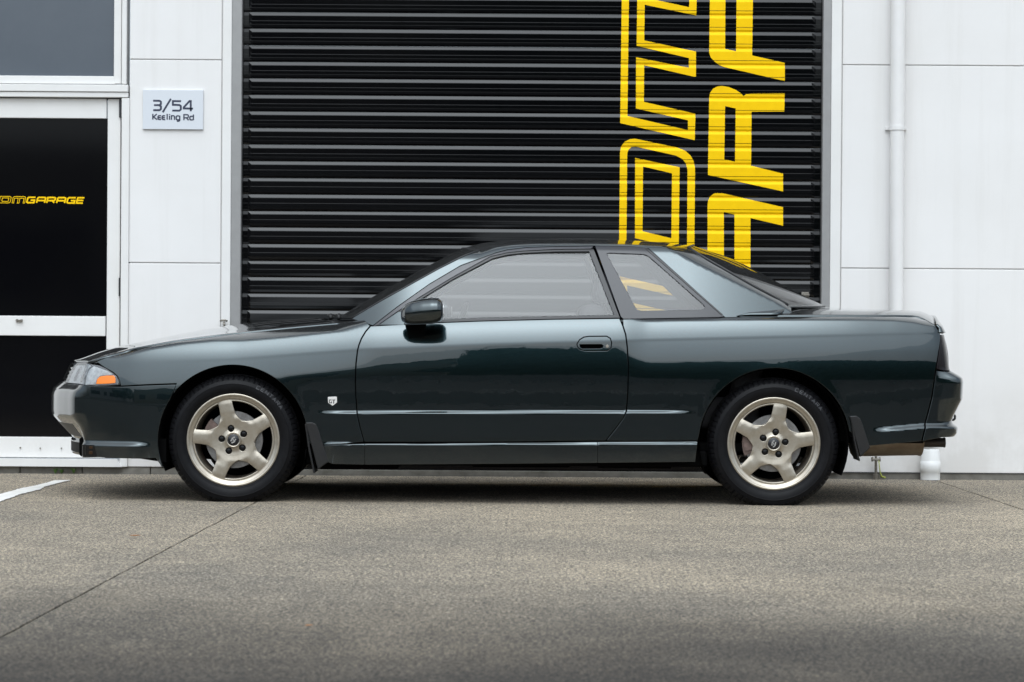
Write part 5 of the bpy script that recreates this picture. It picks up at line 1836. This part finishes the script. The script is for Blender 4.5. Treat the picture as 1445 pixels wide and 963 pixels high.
flap('mud_flap', [(1200, 591), (1210.5, 650)], [(1199, 587.6), (1208.5, 587), (1214, 591), (1217.5, 600), (1228, 632), (1214, 645.5)], -0.006, 0.19)

# ------------------------------------------------------------------ underside, exhaust, hook
ub = MB()
ub.box(-1.00, 0.95, 0.06, 2 * YC - 0.06, 0.182, 0.26, 0.01).box(-1.9, -1.0, 0.33, 2 * YC - 0.33, 0.19, 0.34, 0.02).box(0.95, 1.62, 0.34, 2 * YC - 0.34, 0.23, 0.40, 0.02)
ub.box(1.60, 2.02, 0.16, 2 * YC - 0.16, 0.30, 0.45, 0.01).box(-2.12, -1.75, 0.22, 2 * YC - 0.22, 0.205, 0.30, 0.01)
ub.add([(px2w(142, 645, .1)[0], y, z) for y, z in ((.16, .225), (2 * YC - .16, .225), (2 * YC - .16, .30), (.16, .30))] + [(px2w(236, 655, .1)[0], y, z) for y, z in ((.05, .188), (2 * YC - .05, .188), (2 * YC - .05, .30), (.05, .30))], [(0, 1, 2, 3), (4, 7, 6, 5), (0, 4, 5, 1), (1, 5, 6, 2), (2, 6, 7, 3), (3, 7, 4, 0)])
ub.box(-0.95, -0.55, 0.12, 0.30, 0.158, 0.19, 0.006).box(-0.2, 0.3, 0.55, 0.75, 0.15, 0.19, 0.01).box(-0.88, -0.62, 0.10, 0.16, 0.160, 0.20, 0.004).box(0.42, 0.78, 0.10, 0.2, 0.172, 0.2, 0.004)
ub.build('underbody', M['black'], car, origin=CO)
mz = 0.297
mx0, mx1 = px2w(1203, 640, 0.45)[0], px2w(1300, 640, 0.45)[0]
def oval_tube(name, x0, x1, yc, zc0, zc1, ry, rz, m, n=28):
    V, F = [], []
    sts = [(x0, .0), (x0, .86), (x0 + .008, 1.0), (x1 - .012, 1.0), (x1 - .004, 1.04), (x1, 1.04), (x1 + .001, .9), (x1 + .001, 0)]
    for x, k in sts:
        zc = zc0 + (zc1 - zc0) * (x - x0) / (x1 - x0)
        for i in range(n):
            a = 2 * math.pi * i / n
            V.append((x, yc + ry * k * math.cos(a), zc + rz * k * math.sin(a)))
    for s in range(len(sts) - 1):
        for i in range(n):
            j = (i + 1) % n
            F.append((s * n + i, s * n + j, (s + 1) * n + j, (s + 1) * n + i))
    o = MB().add(V, F).build(name, m, car, origin=CO)
    sharp_by_angle(o, 35)
    return o
oval_tube('muffler', mx0, mx1, 0.50, 0.296, 0.304, 0.15, 0.078, M['exhaust'])
ex0, ez = px2w(1298, 624.5, 0.40)
ex1, _ = px2w(1334, 624.5, 0.40)
V, F = lathe([(.020, 0), (.024, .001), (.0255, .004), (.0255, .008), (.0235, .010), (.0235, .16), (.0200, .16), (.0195, .004)], 24)
tip = local_obj('tailpipe', V, F, M['cleat'], 40)
inst('tailpipe', tip, car, (ex1, 0.40 - YC, ez), (0, 0.02, math.pi / 2))
hx_, hz_ = px2w(1344.5, 589, 0.45)
hk = MB().tube([(hx_ + 0.012 * math.cos(a), 0.45 + 0.004, hz_ + 0.014 * math.sin(a)) for a in np.linspace(0, 2 * math.pi, 17)], 0.006, 8, cap=False).tube([(hx_ - 0.05, 0.454, hz_ + 0.01), (hx_ - 0.01, 0.454, hz_ + 0.004)], 0.006, 8)
hk.build('tow_hook', M['plastic'], car, smooth=True, origin=CO)

# ------------------------------------------------------------------ wipers
for (y0, y1, xo) in ((0.30, 0.80, 0.0), (0.90, 1.42, -0.01)):
    t0 = abs(y0 - YC) / (YC - 0.14)
    base = np.array([px2w(482, 450, y0)[0] - 0.06 * (1 - t0), y0, px2w(482, 449, y0)[1] - 0.004])
    tipp = np.array([base[0] - 0.05, y1, base[2] + 0.012])
    mb = MB().tube([tuple(base), tuple(base + [0, 0.02, 0.02]), tuple((base + tipp) / 2 + [0, 0, 0.014]), tuple(tipp + [0, 0, 0.006])], [0.010, 0.008, 0.006, 0.005], 8)
    mb.tube([tuple(base + [0.012, 0.05, 0.006]), tuple(tipp + [0.012, 0.06, 0.002])], 0.005, 6)
    mb.build('wiper', M['plastic'], car, smooth=True, origin=CO)

# ------------------------------------------------------------------ cabin
def soft_box(name, x0, x1, y0, y1, z0, z1, m, parent, tilt=0.0, r=0.03):
    o = MB().box(-(x1 - x0) / 2, (x1 - x0) / 2, -(y1 - y0) / 2, (y1 - y0) / 2, 0, z1 - z0).build(name, m, parent)
    o.location = ((x0 + x1) / 2, (y0 + y1) / 2 - (YC if parent is car else 0), z0)
    o.rotation_euler = (0, tilt, 0)
    md = bevel(o, r, 4)
    sharp_by_angle(o, 60)
    return o
for yc in (0.47, 1.22):
    st = soft_box('seat', -0.24, 0.28, yc - 0.25, yc + 0.25, 0.30, 0.47, M['cloth'], car, 0, 0.05)
    b = soft_box('backrest', 0.0, 0.13, -0.24, 0.24, 0.0, 0.58, M['cloth'], st, 0.36, 0.05)
    b.location = (0.20, 0, 0.12)
    h = soft_box('headrest', 0.0, 0.09, -0.13, 0.13, 0.0, 0.17, M['cloth'], st, 0.30, 0.04)
    h.location = (0.43, 0, 0.68)
soft_box('rear_bench', 0.82, 1.22, 0.25, 2 * YC - 0.25, 0.36, 0.52, M['cloth'], car, 0, 0.05)
soft_box('rear_backrest', 1.05, 1.19, 0.25, 2 * YC - 0.25, 0.46, 0.84, M['cloth'], car, 0.25, 0.05)
soft_box('parcel_shelf', 1.12, 1.46, 0.24, 2 * YC - 0.24, 0.845, 0.865, M['plastic'], car, 0, 0.008)
soft_box('dashboard', -0.80, -0.42, 0.16, 2 * YC - 0.16, 0.66, 0.865, M['plastic'], car, 0, 0.05)
soft_box('cabin_floor', -0.95, 1.3, 0.10, 2 * YC - 0.10, 0.255, 0.30, M['black'], car, 0, 0.01)
soft_box('firewall', -1.0, -0.80, 0.14, 2 * YC - 0.14, 0.26, 0.80, M['black'], car, 0, 0.01)
swp = [(-0.30 + 0.17 * math.sin(a) * 0.35, 1.22 + 0.18 * math.cos(a), 0.80 + 0.17 * math.sin(a)) for a in np.linspace(0, 2 * math.pi, 33)]
MB().tube(swp, 0.013, 8, cap=False).tube([(-0.30, 1.05, 0.80), (-0.31, 1.39, 0.80)], 0.016, 8).tube([(-0.30, 1.22, 0.80), (-0.46, 1.22, 0.74)], 0.03, 10).build('steering_wheel', M['plastic'], car, smooth=True, origin=CO)

# ================================================================== ACROSS THE ROAD (behind the camera, mirrored in the paint and glass)
M['beige'] = mat('beige_render', (0.36, 0.33, 0.26), 0.8, noise=(0.8, (0.30, 0.28, 0.22), 0.2))
M['pale'] = mat('pale_cladding', (0.50, 0.50, 0.48), 0.7, noise=(0.6, (0.44, 0.44, 0.42), 0.2))
M['dkglass'] = mat('dark_window', (0.02, 0.025, 0.03), 0.1)
M['roofing'] = mat('dark_roofing', (0.10, 0.11, 0.115), 0.6)
M['bark'] = mat('bark', (0.07, 0.055, 0.04), 0.9)
M['foliage'] = mat('foliage', (0.020, 0.045, 0.022), 0.7, noise=(1.2, (0.035, 0.07, 0.03), 0.2))
M['kerb'] = mat('kerb_concrete', (0.30, 0.29, 0.27), 0.9)
def shed(x0, x1, y, depth, h, m, label, wins, rh=0.5):
    """y is the face towards the car"""
    O = ((x0 + x1) / 2, y, -0.05)
    b = empty('roadside_building', O, label, 'building')
    MB().box(x0, x1, y - depth, y, -0.05, h).build('wall', m, b, origin=O)
    r_ = MB().add([(x0 - .2, y + .3, h), (x1 + .2, y + .3, h), (x1 + .2, y - depth - .3, h), (x0 - .2, y - depth - .3, h), (x0 - .2, y - depth / 2, h + rh), (x1 + .2, y - depth / 2, h + rh)],
                  [(0, 1, 5, 4), (2, 3, 4, 5), (0, 4, 3), (1, 2, 5), (0, 3, 2, 1)]).build('roof', M['roofing'], b, origin=O)
    for (a, c, z0, z1) in wins:
        w = MB().box(a, c, y - 0.02, y + 0.04, z0, z1).build('window', M['pale'], b, origin=O)
        MB().box(a + .06, c - .06, y + 0.03, y + 0.05, z0 + .06, z1 - .06).build('pane', M['dkglass'], w, origin=O)
    return b
shed(-24, -1.6, -42, 14, 4.6, M['beige'], 'low beige building across the road, mirrored in the front wing', [(-20, -16, 1.2, 3.0), (-13, -9, 1.2, 3.0), (-7.5, -3.6, 1.2, 3.4)])
shed(12.5, 17, -52, 8, 5.2, M['beige'], 'narrow beige building across the road, mirrored behind the rear wheel', [(13.2, 14.6, 1.0, 2.2)])
shed(28, 44, -48, 12, 5.6, M['pale'], 'pale building across the road, mirrored near the tail light', [(30, 33, 1.2, 2.8), (36, 40, 1.2, 2.8)])
shed(-62, -36, -48, 12, 5.6, M['pale'], 'pale shed across the road, mirrored in the front bumper', [(-58, -54, 1.2, 2.8), (-50, -46, 1.2, 2.8), (-43, -39, 1.2, 2.8)])
MB().box(-1.4, 60, -37.2, -37.0, -0.05, 1.0).build('low_wall', M['beige'], origin=(0, -37, -0.05), label='low beige garden wall across the road below the trees', cat='wall')
for y in (-18.0, -30.0):
    MB().box(-120, 120, y - .15, y, -0.05, 0.08).build('kerb', M['kerb'], kind='structure')
hq = random.Random(5)
hb = MB()
hx0, hx1, hy, hh = -1.3, 60.0, -36.2, 4.9
NXh, NZh = 120, 10
gv = []
for i in range(NXh + 1):
    for j in range(NZh + 1):
        gv.append((hx0 + (hx1 - hx0) * i / NXh, hy + 0.25 * hq.random(), -0.05 + hh * j / NZh + (0.22 * hq.random() if j == NZh else 0)))
hb.add(gv, [(i * (NZh + 1) + j, i * (NZh + 1) + j + 1, (i + 1) * (NZh + 1) + j + 1, (i + 1) * (NZh + 1) + j) for i in range(NXh) for j in range(NZh)])
hb.add([(x, y - 1.6, z) for x, y, z in gv], [(i * (NZh + 1) + j, (i + 1) * (NZh + 1) + j, (i + 1) * (NZh + 1) + j + 1, i * (NZh + 1) + j + 1) for i in range(NXh) for j in range(NZh)])
hb.add([p for i in range(NXh + 1) for p in (gv[i * (NZh + 1) + NZh], (gv[i * (NZh + 1) + NZh][0], hy - 1.4, hh - 0.05))], [(2 * i, 2 * i + 1, 2 * i + 3, 2 * i + 2) for i in range(NXh)])
for _ in range(5200):
    p = Vector((hq.uniform(hx0, hx1), hy + hq.uniform(0.05, 0.4), hq.uniform(0.1, hh)))
    if hq.random() < 0.3: p = Vector((p.x, hy - hq.uniform(0, 1.4), hh + hq.uniform(-0.05, 0.22)))
    u = Vector((hq.gauss(0, 1), hq.gauss(0, 1), hq.gauss(0, 1))).normalized()
    w = u.orthogonal().normalized()
    sz = hq.uniform(.08, .18)
    hb.add([p - u * sz, p + w * sz * .5, p + u * sz, p - w * sz * .5], [(0, 1, 2, 3)])
hb.build('hedge', M['foliage'], fix=False, origin=((hx0 + hx1) / 2, hy, -0.05), label='tall clipped dark green hedge across the road, mirrored in the door', cat='hedge')
def tree_meshes(seed, h, r):
    q = random.Random(seed)
    tb = MB().tube([(0, 0, 0), (0.1, 0.05, h * .25), (0.0, 0.1, h * .5), (0.1, 0, h * .8)], [.22, .18, .13, .05], 10)
    for k in range(6):
        a = q.uniform(0, 6.28)
        z0 = h * q.uniform(.25, .5)
        tb.tube([(0, 0, z0), (math.cos(a) * r * .4, math.sin(a) * r * .4, z0 + h * .18), (math.cos(a) * r * .75, math.sin(a) * r * .75, z0 + h * .28)], [.09, .06, .02], 6)
    cb = MB()
    cl = [(q.gauss(0, r * .42), q.gauss(0, r * .42), h * q.uniform(.3, .93), q.uniform(.5, 1.0) * r * .42) for _ in range(26)]
    for (cx, cy, cz, cr) in cl:
        for _ in range(80):
            d = Vector((q.gauss(0, 1), q.gauss(0, 1), q.gauss(0, 1))).normalized() * cr * q.uniform(.5, 1.0)
            p = Vector((cx, cy, cz)) + d
            u = Vector((q.gauss(0, 1), q.gauss(0, 1), q.gauss(0, 1))).normalized()
            w = u.orthogonal().normalized()
            s = q.uniform(.14, .30)
            cb.add([p - u * s, p + w * s * .5, p + u * s, p - w * s * .5], [(0, 1, 2, 3)])
    return (tb, cb)
protos = []
for i, (h, r) in enumerate(((6.0, 2.6), (6.6, 2.2), (5.4, 2.8))):
    tb, cb = tree_meshes(20 + i, h, r)
    t1 = local_obj('trunk', tb.v, tb.f, M['bark'])
    me = bpy.data.meshes.new('crown')
    me.from_pydata(cb.v, [], cb.f)
    me.materials.append(M['foliage'])
    protos.append((t1, me))
spots = [(-.4 + 2.5 * k + 0.5 * math.sin(k * 2.3), -39.5 - 0.9 * math.sin(k * 1.7)) for k in range(11)] + [(29 + 2.8 * k, -43 - math.sin(k * 2.1)) for k in range(9)] + [(-26 - 3 * k, -44.5 + math.sin(k)) for k in range(4)]
side_word = ['1st', '2nd', '3rd'] + [f'{k}th' for k in range(4, 40)]
order = sorted(range(len(spots)), key=lambda i: spots[i][0])
for rank, i in enumerate(order):
    x, y = spots[i]
    t1, cr = protos[i % 3]
    e = empty('roadside_tree', (x, y, -0.05), f'dark green tree across the road, {side_word[rank]} from the nose end', 'tree', 'trees across the road')
    k = 0.74 + 0.06 * random.random()
    e.scale = (k, k, k)
    e.rotation_euler = (0, 0, random.uniform(0, 6.28))
    inst('trunk', t1, e)
    inst('crown', cr, e)
